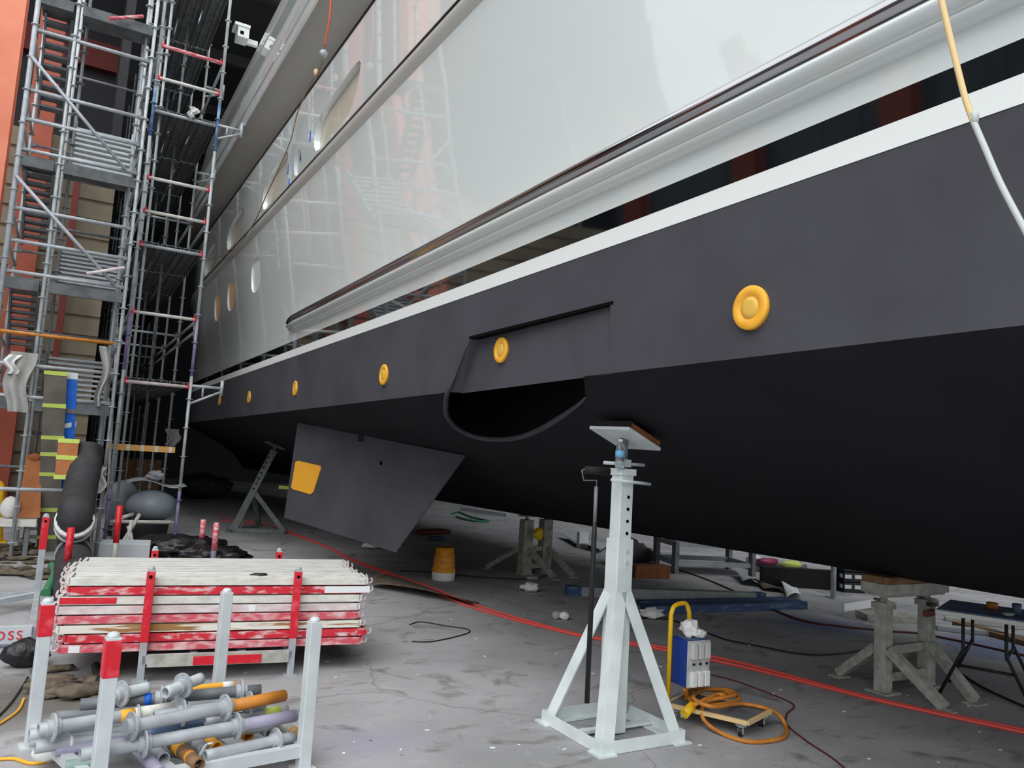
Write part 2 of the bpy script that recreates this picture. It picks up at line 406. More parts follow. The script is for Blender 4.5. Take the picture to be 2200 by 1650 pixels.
# underside with the outlet cut
rim_px = [(968, 850), (958, 876), (962, 893), (980, 915), (1010, 932), (1045, 940), (1085, 941), (1125, 934), (1165, 917), (1205, 893), (1240, 868), (1258, 851)]
rim = [uray(*p) for p in rim_px]
notch = [V((2.81, 5.95, 2.28))] + rim[1:] + [V((2.81, 3.98, 2.28))]
def under():
    b = MB()
    ysl = [y for y in YS if y < 3] + [3.0]; ysr = [7.0] + [y for y in YS if y > 7]
    for ys in (ysl, ysr, ):
        n = 3; vs = []
        for y in ys:
            for x, z in UND:
                xx = x + bend(y) * max(0, 6.2 - x) / 3.4; vs.append((min(xx, 6.2), y, z))
        b.add(vs, [(i * n + k, i * n + k + 1, (i + 1) * n + k + 1, (i + 1) * n + k) for i in range(len(ys) - 1) for k in range(n - 1)])
    vs = []
    for y in YS:
        for x, z in UND:
            xx = x + bend(y) * max(0, 6.2 - x) / 3.4; vs.append((12.4 - min(xx, 6.2), y, z))
    n = 3; b.add(vs, [(i * n + k, i * n + k + 1, (i + 1) * n + k + 1, (i + 1) * n + k) for i in range(len(YS) - 1) for k in range(n - 1)])
    bm = bmesh.new()
    # patch with a hole: a fine grid whose cells inside the rim curve are left out is avoided; polygon fill instead
    nl = [V((p.x, p.y)) for p in notch]
    outer = [V((2.81, 3.0)), V((6.2, 3.0)), V((6.2, 7.0)), V((2.81, 7.0))]
    poly = [bm.verts.new((p.x, p.y, 0)) for p in outer + nl]
    es = [bm.edges.new((poly[i], poly[(i + 1) % len(poly)])) for i in range(len(poly))]
    bmesh.ops.triangle_fill(bm, edges=es, use_beauty=True)
    geom = bm.verts[:] + bm.edges[:] + bm.faces[:]
    bmesh.ops.bisect_plane(bm, geom=geom, plane_co=(3.3, 0, 0), plane_no=(1, 0, 0))
    bm.verts.index_update()
    vs = [(v.co.x, v.co.y, uz(v.co.x)) for v in bm.verts]; fs = [tuple(v.index for v in f.verts) for f in bm.faces]; bm.free()
    b.add(vs, fs)
    return b
under().build('hull_underside', 'antifoul_shaded', yacht)
nb = [V((max(p.x, 2.835), p.y + (.03 if k == 0 else 0), p.z + .002)) for k, p in enumerate(notch)]
b = MB(); up = [V((max(p.x, 2.83) + .09, p.y + .02, min(uz(p.x) + .5, 2.6))) for p in notch]
n = len(notch); b.add(nb + up, [(k, k + 1, n + k + 1, n + k) for k in range(n - 1)] + [tuple(range(n, 2 * n))])
b.build('outlet_cavity', 'slot', yacht)  # cavity walls painted near black to stand for shade inside
b = MB(); rp = smooth_path([V(BX(2.7) and (BX(2.66), 5.6, 2.66)), V((BX(2.45) - .004, 5.78, 2.45))] + [V((2.80, 5.95, 2.27))] + [p - V((0.0, 0, .012)) for p in rim[1:]], 5)
nr = len(rp); b.tube(rp, [.006 + .018 * min(1, k / 12) * min(1, .15 + (nr - 1 - k) / 14) for k in range(nr)], 8); b.build('outlet_rim', 'antifoul', yacht)['label'] = 'rounded rim of the exhaust outlet'
# stripes and topsides
strip([(2.757, 3.05), (2.753, 3.157)]).build('white_waterline_stripe', 'boot_white', yacht)
strip([(2.753, 3.157), (2.748, 3.282)]).build('black_boot_stripe', 'boot_black', yacht)
XT = lambda z: 2.738 - .14 * (max(0, z - 3.66) / 1.78) ** 1.15
strip([(2.748, 3.282), (2.742, 3.42), (2.738, 3.66), (XT(3.9), 3.9), (XT(4.1), 4.1), (XT(4.3), 4.3)]).build('topside', 'gel', yacht)
strip([(XT(5.18), 5.18), (XT(5.3), 5.3), (XT(5.44), 5.44)]).build('topside', 'gel', yacht)
# knuckle moulding and upper side
mo = [(2.598, 5.44)] + [(2.592 - .062 * math.sin(math.pi * k / 8), 5.45 + .2 * k / 8) for k in range(1, 8)] + [(2.60, 5.66)]
strip(mo).build('knuckle_moulding', 'gel_grey', yacht)
strip([(2.535, 5.58), (2.528, 5.60), (2.55, 5.645), (2.60, 5.66)]).build('knuckle_trim', 'trim_dark', yacht)
strip([(2.55, 6.80), (2.53, 6.82), (2.55, 6.86), (2.7, 6.87)]).build('sheer_trim', 'trim_dark', yacht)
strip([(2.7, 6.87), (2.95, 6.87), (2.95, 7.6)]).build('bulwark_cap', 'gel', yacht)
strip([(2.95, 7.6), (2.33, 7.6)]).build('overhang_soffit', 'overhang', yacht)
strip([(2.33, 7.6), (2.30, 7.63), (2.31, 7.92), (2.335, 7.94), (2.335, 7.98), (2.31, 8.0), (2.32, 8.36), (2.35, 8.40), (2.37, 8.72), (2.48, 8.76)]).build('overhang_fascia', 'gel', yacht)
strip([(2.48, 8.76), (2.56, 8.78), (2.50, 8.95), (2.48, 9.35), (2.56, 9.5), (3.2, 9.5)]).build('upper_rail', 'gel_grey', yacht)
strip([(3.2, 9.5), (3.4, 11.4), (6.2, 11.6)]).build('deckhouse', 'gel_grey', yacht)
b = MB()
prof = UND + [(BX(3.05), 3.05), (2.598, 5.44), (2.55, 6.8), (2.95, 7.6), (2.33, 8.0), (3.2, 9.5), (3.4, 11.4), (6.2, 11.6)]
for y, sg in ((-7, 1), (31.2, 1)):
    pp = []
    for x, z in prof:
        xx = min(x + bend(y) * max(0, 6.2 - x) / 3.4, 6.2); pp.append((xx, y, z))
    b.add(pp + [(12.4 - x, y, z) for x, yy, z in pp[::-1]], [tuple(range(2 * len(pp)))])
b.build('transom', 'gel_grey', yacht)
# fender rail with rounded aft end
ysf = [-7 + k for k in range(0, 18)] + [10.5, 10.8, 11.05, 11.25, 11.38, 11.45]
def fend(prof):
    b = MB(); vs = []; n = len(prof)
    for y in ysf:
        k = 1 if y < 10.75 else math.sqrt(max(0.0, 1 - ((y - 10.75) / .715) ** 2))
        for x, z in prof:
            zc = 3.53; vs.append((2.745 + (x - 2.745) * k, y, zc + (z - zc) * (.35 + .65 * k)))
    b.add(vs, [(i * n + j, i * n + j + 1, (i + 1) * n + j + 1, (i + 1) * n + j) for i in range(len(ysf) - 1) for j in range(n - 1)], True); return b
fp = [(2.745, 3.405), (2.70, 3.41), (2.668, 3.425), (2.664, 3.436), (2.684, 3.442), (2.65, 3.450)] + [(2.65 - .04 * math.sin(math.pi * k / 10), 3.447 + .085 * k / 10) for k in range(1, 9)]
fend(fp).build('fender_rail', 'gel', yacht)
fp2 = [fp[-1], (2.620, 3.535), (2.606, 3.545), (2.602, 3.56), (2.604, 3.585), (2.618, 3.605), (2.66, 3.615), (2.745, 3.62)]
fend(fp2).build('chrome_strip', 'chrome', yacht)['label'] = 'polished chrome strip along the fender rail'
# windows and portholes: true openings with jambs and a set back pane
def xtop(z): return 2.738 - .14 * (max(0, z - 3.66) / 1.78) ** 1.15
ZA, ZB = 4.30, 5.18
def xside(z): return 2.60 - (z - 5.66) * .0439 if z > 5.6 else xtop(ZA) + (xtop(ZB) - xtop(ZA)) * (z - ZA) / (ZB - ZA)
def holed(name, z0, z1, holes):
    y0, y1 = -7, 31.2; bm = bmesh.new()
    for loop in [[(y0, z0), (y1, z0), (y1, z1), (y0, z1)]] + holes:
        vs = [bm.verts.new((0, a, c)) for a, c in loop]
        for k in range(len(vs)): bm.edges.new((vs[k], vs[(k + 1) % len(vs)]))
    bmesh.ops.triangle_fill(bm, edges=bm.edges[:], use_beauty=True, normal=(1, 0, 0))
    for y in [v for v in YS if v > 20] + [20.0]: bmesh.ops.bisect_plane(bm, geom=bm.verts[:] + bm.edges[:] + bm.faces[:], plane_co=(0, y, 0), plane_no=(0, 1, 0))
    bm.verts.index_update(); fs = [tuple(v.index for v in f.verts) for f in bm.faces]
    vs = []
    for v in bm.verts:
        x = xside(v.co.z); vs.append((x + bend(v.co.y) * (6.2 - x) / 3.4, v.co.y, v.co.z))
    bm.free(); b = MB().add(vs, fs); b.build(name, 'gel', yacht)
    m2 = strip([(xside(z0), z0), (xside(z1), z1)]); k = len(m2.v) // 2
    b = MB().add(m2.v[k:], [tuple(q - k for q in f) for f in m2.f[len(m2.f) // 2:]]); b.build(name, 'gel', yacht)
def recess(name, poly, m, dep):
    n = len(poly); cy = sum(p[0] for p in poly) / n; cz = sum(p[1] for p in poly) / n; out = []; inn = []
    for a, c in poly:
        x = xside(c); x = x + bend(a) * (6.2 - x) / 3.4; out.append(V((x, a, c))); inn.append(V((x + dep, cy + (a - cy) * .97, cz + (c - cz) * .97)))
    f = MB().add(out + inn, [(k, (k + 1) % n, n + (k + 1) % n, n + k) for k in range(n)], True).build(name, 'gel', yacht)
    MB().prism(inn, (.004, 0, 0)).build('pane', m, f); return f
wins = []
for y0, y1 in ((8.45, 10.35), (11.8, 13.5), (15.15, 16.8), (18.3, 19.8)):
    wins.append([(y0 + .0, 6.26), (y0 + .05, 6.1), (y0 + .14, 5.95), (y0 + .28, 5.83), (y0 + .45, 5.77), (y1 - .3, 5.75), (y1 - .12, 5.78), (y1 - .03, 5.86), (y1, 5.98), (y1 - .06, 6.12), (y1 - .2, 6.22), (y1 - .45, 6.28), (y0 + .3, 6.33), (y0 + .08, 6.32)])
hawse = [(11.2 + .2 * math.cos(a), 5.93 + .2 * math.sin(a)) for a in [2 * math.pi * k / 16 for k in range(16)]]
ports = [[(y + .36 * math.copysign(abs(math.cos(a)) ** .7, math.cos(a)), 4.74 + .3 * math.copysign(abs(math.sin(a)) ** .7, math.sin(a))) for a in [2 * math.pi * k / 20 for k in range(20)]] for y in (13.85, 16.15, 17.7, 21.4)]
holed('upper_topside', 5.66, 6.80, wins + [hawse]); holed('porthole_strake', ZA, ZB, ports)
for p in wins: recess('hull_window', p, 'glass_beige', .075)
for p, m in zip(ports, ('glass_white', 'glass_tan', 'glass_tan', 'glass_tan')): recess('porthole', p, m, .03)
hw = recess('hawse_hole', hawse, 'galv', .05)
MB().disc((xside(6.0) + .04, 11.12, 6.0), (1, 0, 0), .075, .012).build('hawse_opening', 'slot', hw)
for y, z in ((10.55, 6.1), (11.75, 6.0), (11.65, 5.75)):
    MB().box((xside(z) - .002, y, z), (.004, .06, .14)).build('tape_mark', 'tape_blue', yacht)
# through-hull discs
for px, py in ((1612, 661), (1076, 752), (824, 805), (634, 834), (535, 853), (472, 860)):
    x = BX(2.55) + (.062 if px == 1076 else 0); p = AX(px, py, x - .01); Mx = Matrix.Rotation(-math.pi / 2, 3, 'Y')
    r_ = .108 if px != 1076 else .1
    d = MB().lathe([(r_, -.02), (r_, .006), (r_ * .96, .010), (r_ * .62, .012), (r_ * .56, .004), (r_ * .5, .004)], p, 28, Mx).build('underwater_light', 'yellow_disc', yacht, at=p)
    MB().lathe([(r_ * .5, .002), (r_ * .48, .008), (r_ * .3, .011), (.005, .012)], p, 20, Mx).build('lens', 'yellow_core', d)
# stabiliser fin
A = uray(640, 905); B_ = uray(1000, 975)
def onplane(px, py):
    d = ray(px, py); nrm = (B_ - A).cross(V((0, 0, 1))); return CP + d * (nrm.dot(A - CP) / nrm.dot(d))
Cc, Dd = onplane(850, 1187), onplane(610, 1112)
nrm = (B_ - A).cross(V((0, 0, 1))).normalized()
if nrm.x < 0: nrm = -nrm
b = MB(); NU = 12; front = []; back = []
for j, (p, q) in enumerate(((A - V((0, 0, .02)), B_ - V((0, 0, .02))), (Dd, Cc))):
    for k in range(NU + 1):
        u = k / NU; th = .16 * (4 * u * (1 - u)) ** .6 + .012
        c = p.lerp(q, u); front.append(c); back.append(c + nrm * th)
w = NU + 1; vs = front + back; fs = []
for k in range(NU): fs += [(k, k + 1, w + k + 1, w + k), (2 * w + k, 3 * w + k, 3 * w + k + 1, 2 * w + k + 1), (w + k, w + k + 1, 3 * w + k + 1, 3 * w + k), (k, k + 1, 2 * w + k + 1, 2 * w + k)]
fs += [(0, w, 3 * w, 2 * w), (NU, w + NU, 3 * w + NU, 2 * w + NU)]
b.add(vs, fs); fin = b.build('stabiliser_fin', 'antifoul', yacht)
pt = [onplane(*p) - nrm * .012 for p in ((641, 990), (686, 1000), (691, 1004), (674, 1057), (668, 1062), (630, 1051), (627, 1046), (636, 993))]
MB().prism(pt, nrm * .012).build('anode_patch', 'yellow_plain', fin)['label'] = 'flat yellow rounded rectangle on the fin'
MB().disc(onplane(819, 995) - nrm * .004, nrm, .028, .008).build('fin_bolt_hole', 'slot', fin)
m = A.lerp(B_, .45) + nrm * .09
MB().tube([m + V((0, 0, .4)), m - V((0, 0, .1))], .12, 16).build('fin_shaft', 'antifoul_shaded', yacht)
# small fittings at the upper rim
q = AX(520, 76, 2.36); b = MB().box(q, (.22, .34, .24)).box(q + V((-.03, 0, .13)), (.3, .38, .06)).box(q + V((.2, .1, -.05)), (.26, .1, .1)); d = b.build('deck_light_box', 'gel', yacht)
MB().box(q + V((-.03, -.172, -.03)), (.07, .01, .07)).build('socket_opening', 'slot', d)

# ------------------------------------------------------------------ boat stands
WX, WY = 3.31, 4.17
def boat_stand():
    t = thing('boat_stand', (WX, WY, 0), 'tall white painted adjustable boat stand supporting the black hull, in the foreground', 'boat stand')
    s = .33
    F_, L_, R_, K_ = V((WX - s, WY - s, 0)), V((WX - s, WY + s, 0)), V((WX + s, WY - s, 0)), V((WX + s, WY + s, 0))
    zc = .03
    for a, c in ((F_, L_), (F_, R_), (R_, K_), (L_, K_)):
        inn = (V((WX, WY, 0)) - (a + c) / 2).normalized()
        MB().angle(a + V((0, 0, .003)) - inn * .005, c + V((0, 0, .003)) - inn * .005, .075, .01, (0, 0, 1), inn).build('base_rail', 'stand_paint', t)
    MB().bar((WX - s, WY, .03), (WX + s, WY, .03), .05, .02).build('base_strut', 'stand_paint', t)
    for a in (F_, L_, R_, K_):
        o = a - V((WX, WY, 0)); top = V((WX, WY, .93)) + o.normalized() * .085; sx, sy = math.copysign(1, o.x), math.copysign(1, o.y)
        MB().angle(a + V((0, 0, .0)), top, .085, .011, (-sx, 0, 0), (0, -sy, 0)).build('leg', 'stand_paint', t)
        MB().box(a + V((-sx * .03, -sy * .03, .005)), (.13, .13, .01)).build('foot_plate', 'stand_paint', t)
    def sq(z0, z1, w, th=.008):
        b = MB()
        for dx, dy, lx, ly in ((-w / 2, 0, th, w), (w / 2, 0, th, w), (0, -w / 2, w, th), (0, w / 2, w, th)): b.box((WX + dx, WY + dy, (z0 + z1) / 2), (lx, ly, z1 - z0))
        return b
    sq(.01, 1.25, .125).build('outer_post', 'stand_paint', t, bevel=.003)
    for z in (.86, 1.10, 1.17): MB().disc((WX + .01, WY - .067, z), (0, 1, 0), .014, .01, 12).build('locking_bolt', 'galv_bright', t)
    p = sq(1.15, 1.70, .10).build('inner_post', 'stand_paint', t, bevel=.003)
    for z in (1.29, 1.37, 1.45, 1.53): MB().disc((WX + .012, WY - .055, z), (0, 1, 0), .011, .006, 12).build('pin_hole', 'slot', p)
    MB().box((WX, WY, 1.695), (.13, .13, .045)).build('post_collar', 'stand_paint', t, bevel=.004)
    MB().tube([(WX - .15, WY - .07, 1.64), (WX + .15, WY - .11, 1.625)], .011, 10).build('locking_pin', 'stand_paint', t)
    MB().tube([(WX, WY, 1.715), (WX, WY, 1.925)], .028, 14).build('screw_spindle', 'galv_dark', t)
    MB().box((WX, WY, 1.755), (.075, .075, .05)).tube([(WX - .15, WY + .02, 1.75), (WX + .15, WY - .04, 1.75)], .012, 10).build('spindle_nut_handle', 'galv_bright', t)
    Q = Matrix.Rotation(math.radians(22), 3, 'Y') @ Matrix.Rotation(math.radians(4), 3, 'Z')
    MB().box((WX, WY, 1.925), (.32, .4, .022), M=Q).build('pad_plate', 'stand_paint', t, bevel=.003)
    return t, Q
stand, Q = boat_stand()
w = MB().box(V((WX, WY, 1.925)) + Q @ V((.01, 0, .034)), (.30, .36, .042), M=Q).build('timber_pad', 'wood', at=(WX, WY, 1.96), bevel=.004); tag(w, 'brown timber pad with a dark end on top of the tall white boat stand', 'timber block')
MB().box(V((WX, WY, 1.925)) + Q @ V((-.142, 0, .034)), (.012, .362, .044), M=Q).build('painted_edge', 'wood_dark', w)
bp = V((WX - .075, WY - .055, 1.718)); 
bt = thing('water_bottle', bp, 'clear plastic water bottle with a blue label on the tall white boat stand', 'bottle')
MB().lathe([(.027, 0), (.031, .006), (.031, .04), (.029, .045), (.031, .05), (.031, .125), (.026, .15), (.013, .17), (.012, .18)], bp, 20).build('bottle_body', 'clear_plastic', bt)
MB().lathe([(.0317, .075), (.0317, .118)], bp, 20).build('bottle_label', 'bottle_label', bt)
MB().lathe([(.0145, .176), (.0145, .192), (.012, .194)], bp, 16).build('bottle_cap', 'socket_white', bt)
# paint roller
PY = 4.02; pa, pb = AY(1281, 1045, PY), AY(1261, 1510, PY)
rl = thing('paint_roller', pa, 'long handled black paint roller hanging head up beside the tall white boat stand', 'paint roller')
mid = pa.lerp(pb, .22)
MB().tube([pa.lerp(pb, .16), mid, pb], [.011, .017, .0165], 10).build('extension_pole', 'black_rubber', rl)
MB().tube([pa, pa.lerp(pb, .2)], .012, 10).build('grip', 'galv_dark', rl)
w0 = AY(1254, 1032, PY); w1 = AY(1250, 1010, PY); w2 = AY(1282, 1032, PY)
MB().tube([pa + V((0, 0, -.03)), w2, w0, w1, AY(1262, 1008, PY)], .005, 8).build('wire_frame', 'galv_dark', rl)
MB().tube([AY(1257, 1010, PY), AY(1308, 1013, PY - .02)], .026, 14).build('roller_cover', 'wood_dark', rl)

def rear_stand(x, y, label, top):
    t = thing('boat_stand', (x, y, 0), label, 'boat stand')
    base = [V((x - .55, y - .1, 0)), V((x + .42, y - .35, 0)), V((x + .1, y + .5, 0))]; hd = V(top)
    MB().bar(base[0] + V((0, 0, .05)), hd - V((0, 0, .1)), .13, .13).build('main_post', 'stand_grey', t, bevel=.006)
    j = base[0].lerp(hd, .48)
    MB().bar(base[1] + V((0, 0, .05)), j, .09, .09).build('leg', 'stand_grey', t); MB().bar(base[2] + V((0, 0, .05)), j, .09, .09).build('leg', 'stand_grey', t)
    for a, c in ((0, 1), (1, 2), (2, 0)): MB().bar(base[a] + V((0, 0, .05)), base[c] + V((0, 0, .05)), .1, .09).build('base_rail', 'stand_grey', t)
    for k in range(7): MB().disc(base[0].lerp(hd, .5 + .06 * k) + V((-.02, -.075, 0)), (0, 1, 0), .018, .012, 10).build('pin_hole', 'slot', t)
    MB().prism([base[0] + V((-.16, -.02, .02)), base[0] + V((.16, -.02, .02)), base[0].lerp(hd, .3) + V((0, -.07, 0))], (0, .02, 0)).build('gusset', 'stand_grey', t)
    MB().bar(hd - V((0, 0, .12)), hd, .05, .05).box(hd, (.4, .3, .03), M=Matrix.Rotation(.36, 3, 'Y')).build('pad_plate', 'stand_grey', t)
    return t
rear_stand(3.75, 16.6, 'weathered grey boat stand leaning under the hull behind the dark fin', (3.85, 16.4, 1.8))
bar = MB().bar((4.0, 16.35, .95), (5.4, 16.2, .92), .07, .07).build('yellow_bar', 'tape_green', at=(4.7, 16.3, .93)); tag(bar, 'yellow square bar reaching from the weathered stand to behind the dark fin', 'bar')

def trestle(cx, cy, label, m, gap=.34, h=.84, s=1.0, p2=None, ends=None, pw=.105):
    t = thing('keel_trestle', (cx, cy, 0), label, 'trestle')
    ps = [V((cx, cy, 0)), V((cx + gap * .86, cy + gap * .25, 0))]
    if p2: ps[1] = V((*p2, 0))
    for p in ps:
        MB().box(p + V((0, 0, h / 2)), (pw, pw, h)).build('post', m, t, bevel=.006)
        MB().tube([p + V((0, 0, h)), p + V((0, 0, h + .05))], .03, 10).box(p + V((0, 0, h - .03)), (.14, .14, .05)).tube([p + V((-.04, -.12, h + .01)), p + V((.05, .12, h + .0))], .012, 8).build('screw_head', m, t)
        MB().box(p + V((0, 0, .006)), (.2, .2, .012)).build('foot_plate', m, t)
    for p, q in ((ps[0], V((cx - .28, cy + .55, 0))), (ps[0], V((cx + .16, cy - .5, 0))), (ps[1], V((ps[1].x + .18, ps[1].y - .46, 0))), (ps[1], V((ps[1].x + .3, ps[1].y + .5, 0)))) if not ends else [(ps[e[0]], V((e[1], e[2], 0))) for e in ends]:
        q = p + (q - p) * s
        MB().bar(q + V((0, 0, .03)), p + (q - p).normalized() * .06 + V((0, 0, h * .48)), .075, .075).build('leg', m, t, bevel=.004)
        MB().box(q + V((0, 0, .006)), (.15, .12, .012)).build('leg_foot', m, t)
    for z in (.12, h * .46): MB().bar(ps[0] + V((0, 0, z)), ps[1] + V((0, 0, z)), .05, .07).build('cross_bar', m, t)
    dd = ps[1] - ps[0]; MB().box((ps[0] + ps[1]) / 2 + V((0, 0, h + .06)), (dd.length + .22, .2, .02), rz=math.atan2(dd.y, dd.x)).build('head_plate', m, t)
    return t
trestle(6.13, 4.15, 'dusty grey double post keel trestle at the right, nearest to the red hoses', 'trestle', h=.74, p2=(G(1990, 1472).x, G(1990, 1472).y), ends=((0, 6.2, 4.62), (0, 6.12, 3.62), (1, 6.6, 3.66), (1, 7.1, 4.55)))
tq = G(1990, 1472); tc_ = (V((6.13, 4.15, 0)) + tq) / 2; tr_ = math.atan2(tq.y - 4.15, tq.x - 6.13); tl = (tq - V((6.13, 4.15, 0))).length
w = MB().box(tc_ + V((0, 0, .855)), (tl + .26, .26, .09), rz=tr_).build('timber_block', 'trestle', at=tc_ + V((0, 0, .81)), bevel=.008); tag(w, 'grey squared timber on the head of the right hand keel trestle, lower of two', 'timber block')
w = MB().box(tc_ + V((0, 0, .93)), (tl + .3, .24, .06), rz=tr_ + .04).build('timber_block', 'wood_old', at=tc_ + V((0, 0, .9)), bevel=.008); tag(w, 'thin brown board on top of the grey timber of the right hand keel trestle', 'timber block')
trestle(6.5, 10.55, 'dark dusty keel trestle under the middle of the hull, left of the tall white stand', 'trestle_dark', gap=.52, h=.85, s=1.15, pw=.17)
w = MB().box((6.74, 10.6, .96), (.7, .3, .07), rz=.1).build('timber_block', 'wood', at=(6.72, 10.6, .92), bevel=.008); tag(w, 'brown timber block on the dark keel trestle left of the tall white stand', 'timber block')
y_ = MB().lump((6.6, 10.35, .55), (.18, .12, .2), 3, .4, 2).build('yellow_rag', 'yellow_tube', at=(6.6, 10.35, .55)); tag(y_, 'crumpled yellow rag tucked against the post of the dark keel trestle', 'rag')

# ------------------------------------------------------------------ scaffold
def standard(b, x, y, z0, z1, r=.024, off=.2):
    b.tube([(x, y, z0), (x, y, z1)], r, 10)
    z = z0 + off
    while z < z1:
        b.disc((x, y, z), (0, 0, 1), .058, .01, 10); z += .5
    return b
def ledger(parent, a, c, m, red=False, r=.024, name='ledger'):
    a, c = V(a), V(c); d = (c - a).normalized()
    o = MB().tube([a + d * .05, c - d * .05], r, 10).build(name, m, parent)
    for p, s in ((a, 1), (c, -1)):
        q = p + d * s * .055
        MB().box(q, (.07, .05, .055)).box(q + V((0, 0, .03)), (.02, .015, .10)).build('wedge_head', 'red_paint' if red else 'galv_dark', o)
    return o
TY, TXL, TXR = 14.5, .80, 1.87
sca = thing('access_scaffold', (1.3, TY, 0), 'galvanised access scaffold with red wedge heads beside the far hull, its decks running back', 'scaffold')
zl = [AY(345, 97, TY).z, AY(335, 165, TY).z, AY(327, 236, TY).z, AY(315, 380, TY).z, AY(308, 452, TY).z, AY(303, 525, TY).z, AY(278, 668, TY).z, AY(262, 818, TY).z, AY(225, 1120, TY).z]
lm = ['red_pink', 'white_worn', 'galv', 'white_worn', 'white_worn', 'galv', 'white_worn', 'pink_white', 'white_worn']
for k, (z, m) in enumerate(zip(zl, lm)):
    ledger(sca, (TXL, TY, z), (TXR, TY, z), m, red=k not in (2, 8), r=.03 if k != 0 else .034)
bays = [TY + 2.5 * k for k in range(6)]
for i, y in enumerate(bays):
    for x in (TXL, TXR):
        if i == 0:
            # nearest standards in coloured lengths
            cuts = [0, .9, 2.9, 3.9, 7.0, 7.9, 12.4]; cm = ['tube_purple', 'standard', 'tube_purple', 'standard', 'tube_blue', 'standard'] if x == TXR else ['tube_purple', 'standard', 'tube_purple', 'standard', 'tube_blue', 'standard']
            for (a, c), m in zip(zip(cuts[:-1], cuts[1:]), cm): standard(MB(), x, y, a, c, .028, .25 if a == 0 else .1).build('standard', m, sca)
        else: standard(MB(), x, y, 0, 12.4).build('standard', 'standard', sca)
    if i:
        for z in (zl[1], zl[3] , zl[6]): ledger(sca, (TXL, y, z), (TXR, y, z), 'galv')
    if i < 5:
        for x in (TXL, TXR):
            for z in (zl[0], zl[3], zl[4], zl[6], zl[7] + 1.0): ledger(sca, (x, y, z), (x, y + 2.5, z), 'galv')
for i in range(2):
    standard(MB(), 1.35, 16.2 + 3.1 * i, 0, 12.2).build('standard', 'galv_dark', sca); standard(MB(), TXL + .14, TY + .35 + 1.4 * i, 0, 12.2).build('standard', 'standard', sca)
deck_proto = None
def deck_mb(x, y, z, w=.335, l=2.44):
    b = MB().box((x, y + l / 2, z + .045), (w, l, .012))
    for dx in (-w / 2 + .012, w / 2 - .012): b.box((x + dx, y + l / 2, z + .02), (.02, l, .05))
    for dx in (-.07, .07): b.box((x + dx, y + l / 2, z + .03), (.035, l, .022))
    return b
dz = [zl[2] + .03 + 2.52, zl[2] + .03, zl[5] + .03, zl[7] + .03]
dp = None
for z in dz:
    for y in bays[:5]:
        for k in range(3):
            p = V((TXL + .17 + k * .36, y + .03, z))
            if dp is None: dp = deck_mb(0, 0, 0).build('deck_plank', 'deck_dark', sca); dp.location = p - sca.location
            else:
                c = dp.copy(); COL.objects.link(c); c.location = p - sca.location
for y0, z0, y1, z1 in ((TY, zl[8], TY + 2.5, zl[7]), (17, zl[7], 19.5, zl[5]), (19.5, zl[5], 22, zl[2])):
    MB().tube([(TXL, y0, z0), (TXL, y1, z1)], .024, 8).build('brace', 'galv', sca)
# hull side brackets
for px, py, L_, y in ((405, 828, .52, TY), (465, 268, .42, TY), (430, 372, .36, 17.0), (448, 188, .36, 17.0)):
    z = AY(px, py, y).z; x = TXR; b = MB()
    b.tube([(x, y, z), (x + L_, y, z)], .026, 10).tube([(x, y, z - L_ * .62), (x + L_, y, z - .06)], .022, 8).tube([(x + L_ * .4, y, z), (x + L_ * .4, y, z - L_ * .34)], .018, 8).tube([(x + L_, y, z - .13), (x + L_, y, z + .14)], .03, 10)
    b.build('side_bracket', 'standard', sca)
# loose taped timber across the lower lift
w = thing('taped_timber', (1.2, 15.9, 2.0), 'timber wrapped in orange tape laid across the lower part of the access scaffold', 'timber')
z = AY(290, 962, TY + .02).z
MB().box(((TXL + TXR - .2) / 2, TY + .09, z), (1.0, .06, .1)).build('timber', 'tape_orange', w)
for k in range(4): MB().box((TXL + .2 + .22 * k, TY + .09, z), (.05, .066, .106), M=Matrix.Rotation(.0, 3, 'Y')).build('tape_band', 'white_worn', w)
# stair tower
SY = 13.0; SX0, SX1, SX2 = AY(40, 330, SY).x, AY(140, 250, SY).x, .62
SD = 1.9
st = thing('stair_scaffold', (-.1, SY, 0), 'galvanised stair scaffold tower with slatted stair flights at the far left', 'scaffold')
for y in (SY, SY + SD):
    for x in (SX0, SX1, SX2):
        m = 'galv' if (x, y) == (SX0, SY) else 'standard'
        standard(MB(), x, y, 0, 11.5, .036 if (x, y) == (SX0, SY) else .025).build('standard', m, st)
standard(MB(), SX2 - .1, SY + .35, 0, 11.5).build('standard', 'galv', st); standard(MB(), SX1 + .13, SY + .5, 0, 11.5, .024).build('standard', 'galv_dark', st)
lv = [AY(75, 63, SY).z, AY(45, 188, SY).z, AY(35, 250, SY).z, AY(28, 315, SY).z, AY(122, 462, SY).z, AY(25, 515, SY).z, AY(10, 580, SY).z, AY(0, 710, SY).z, AY(0, 779, SY).z, AY(0, 848, SY).z, AY(0, 1050, SY).z]
for k, z in enumerate(lv):
    m = 'orange_cable' if k == 7 else 'galv'
    ledger(st, (SX0 if k < 7 else SX0 - .5, SY, z), (SX2, SY, z), m, r=.028)
    ledger(st, (SX0, SY + SD, z + .25), (SX2, SY + SD, z + .25), 'galv_dark', r=.022)
    for x in (SX0, SX2): ledger(st, (x, SY, z), (x, SY + SD, z), 'galv', r=.022)
ztop = AY(150, 5, SY).z
landings = [ztop, lv[3] - .1, lv[6] - .1, lv[9] - .05]
for z in landings:
    for x0, x1 in ((SX0, SX1 - .03), (SX1 + .03, SX2)):
        b = MB().box(((x0 + x1) / 2, SY + .32, z), (x1 - x0 - .06, .62, .05)).box(((x0 + x1) / 2, SY + .01, z - .06), (x1 - x0 - .06, .04, .16)); b.build('landing', 'deck_dark', st)
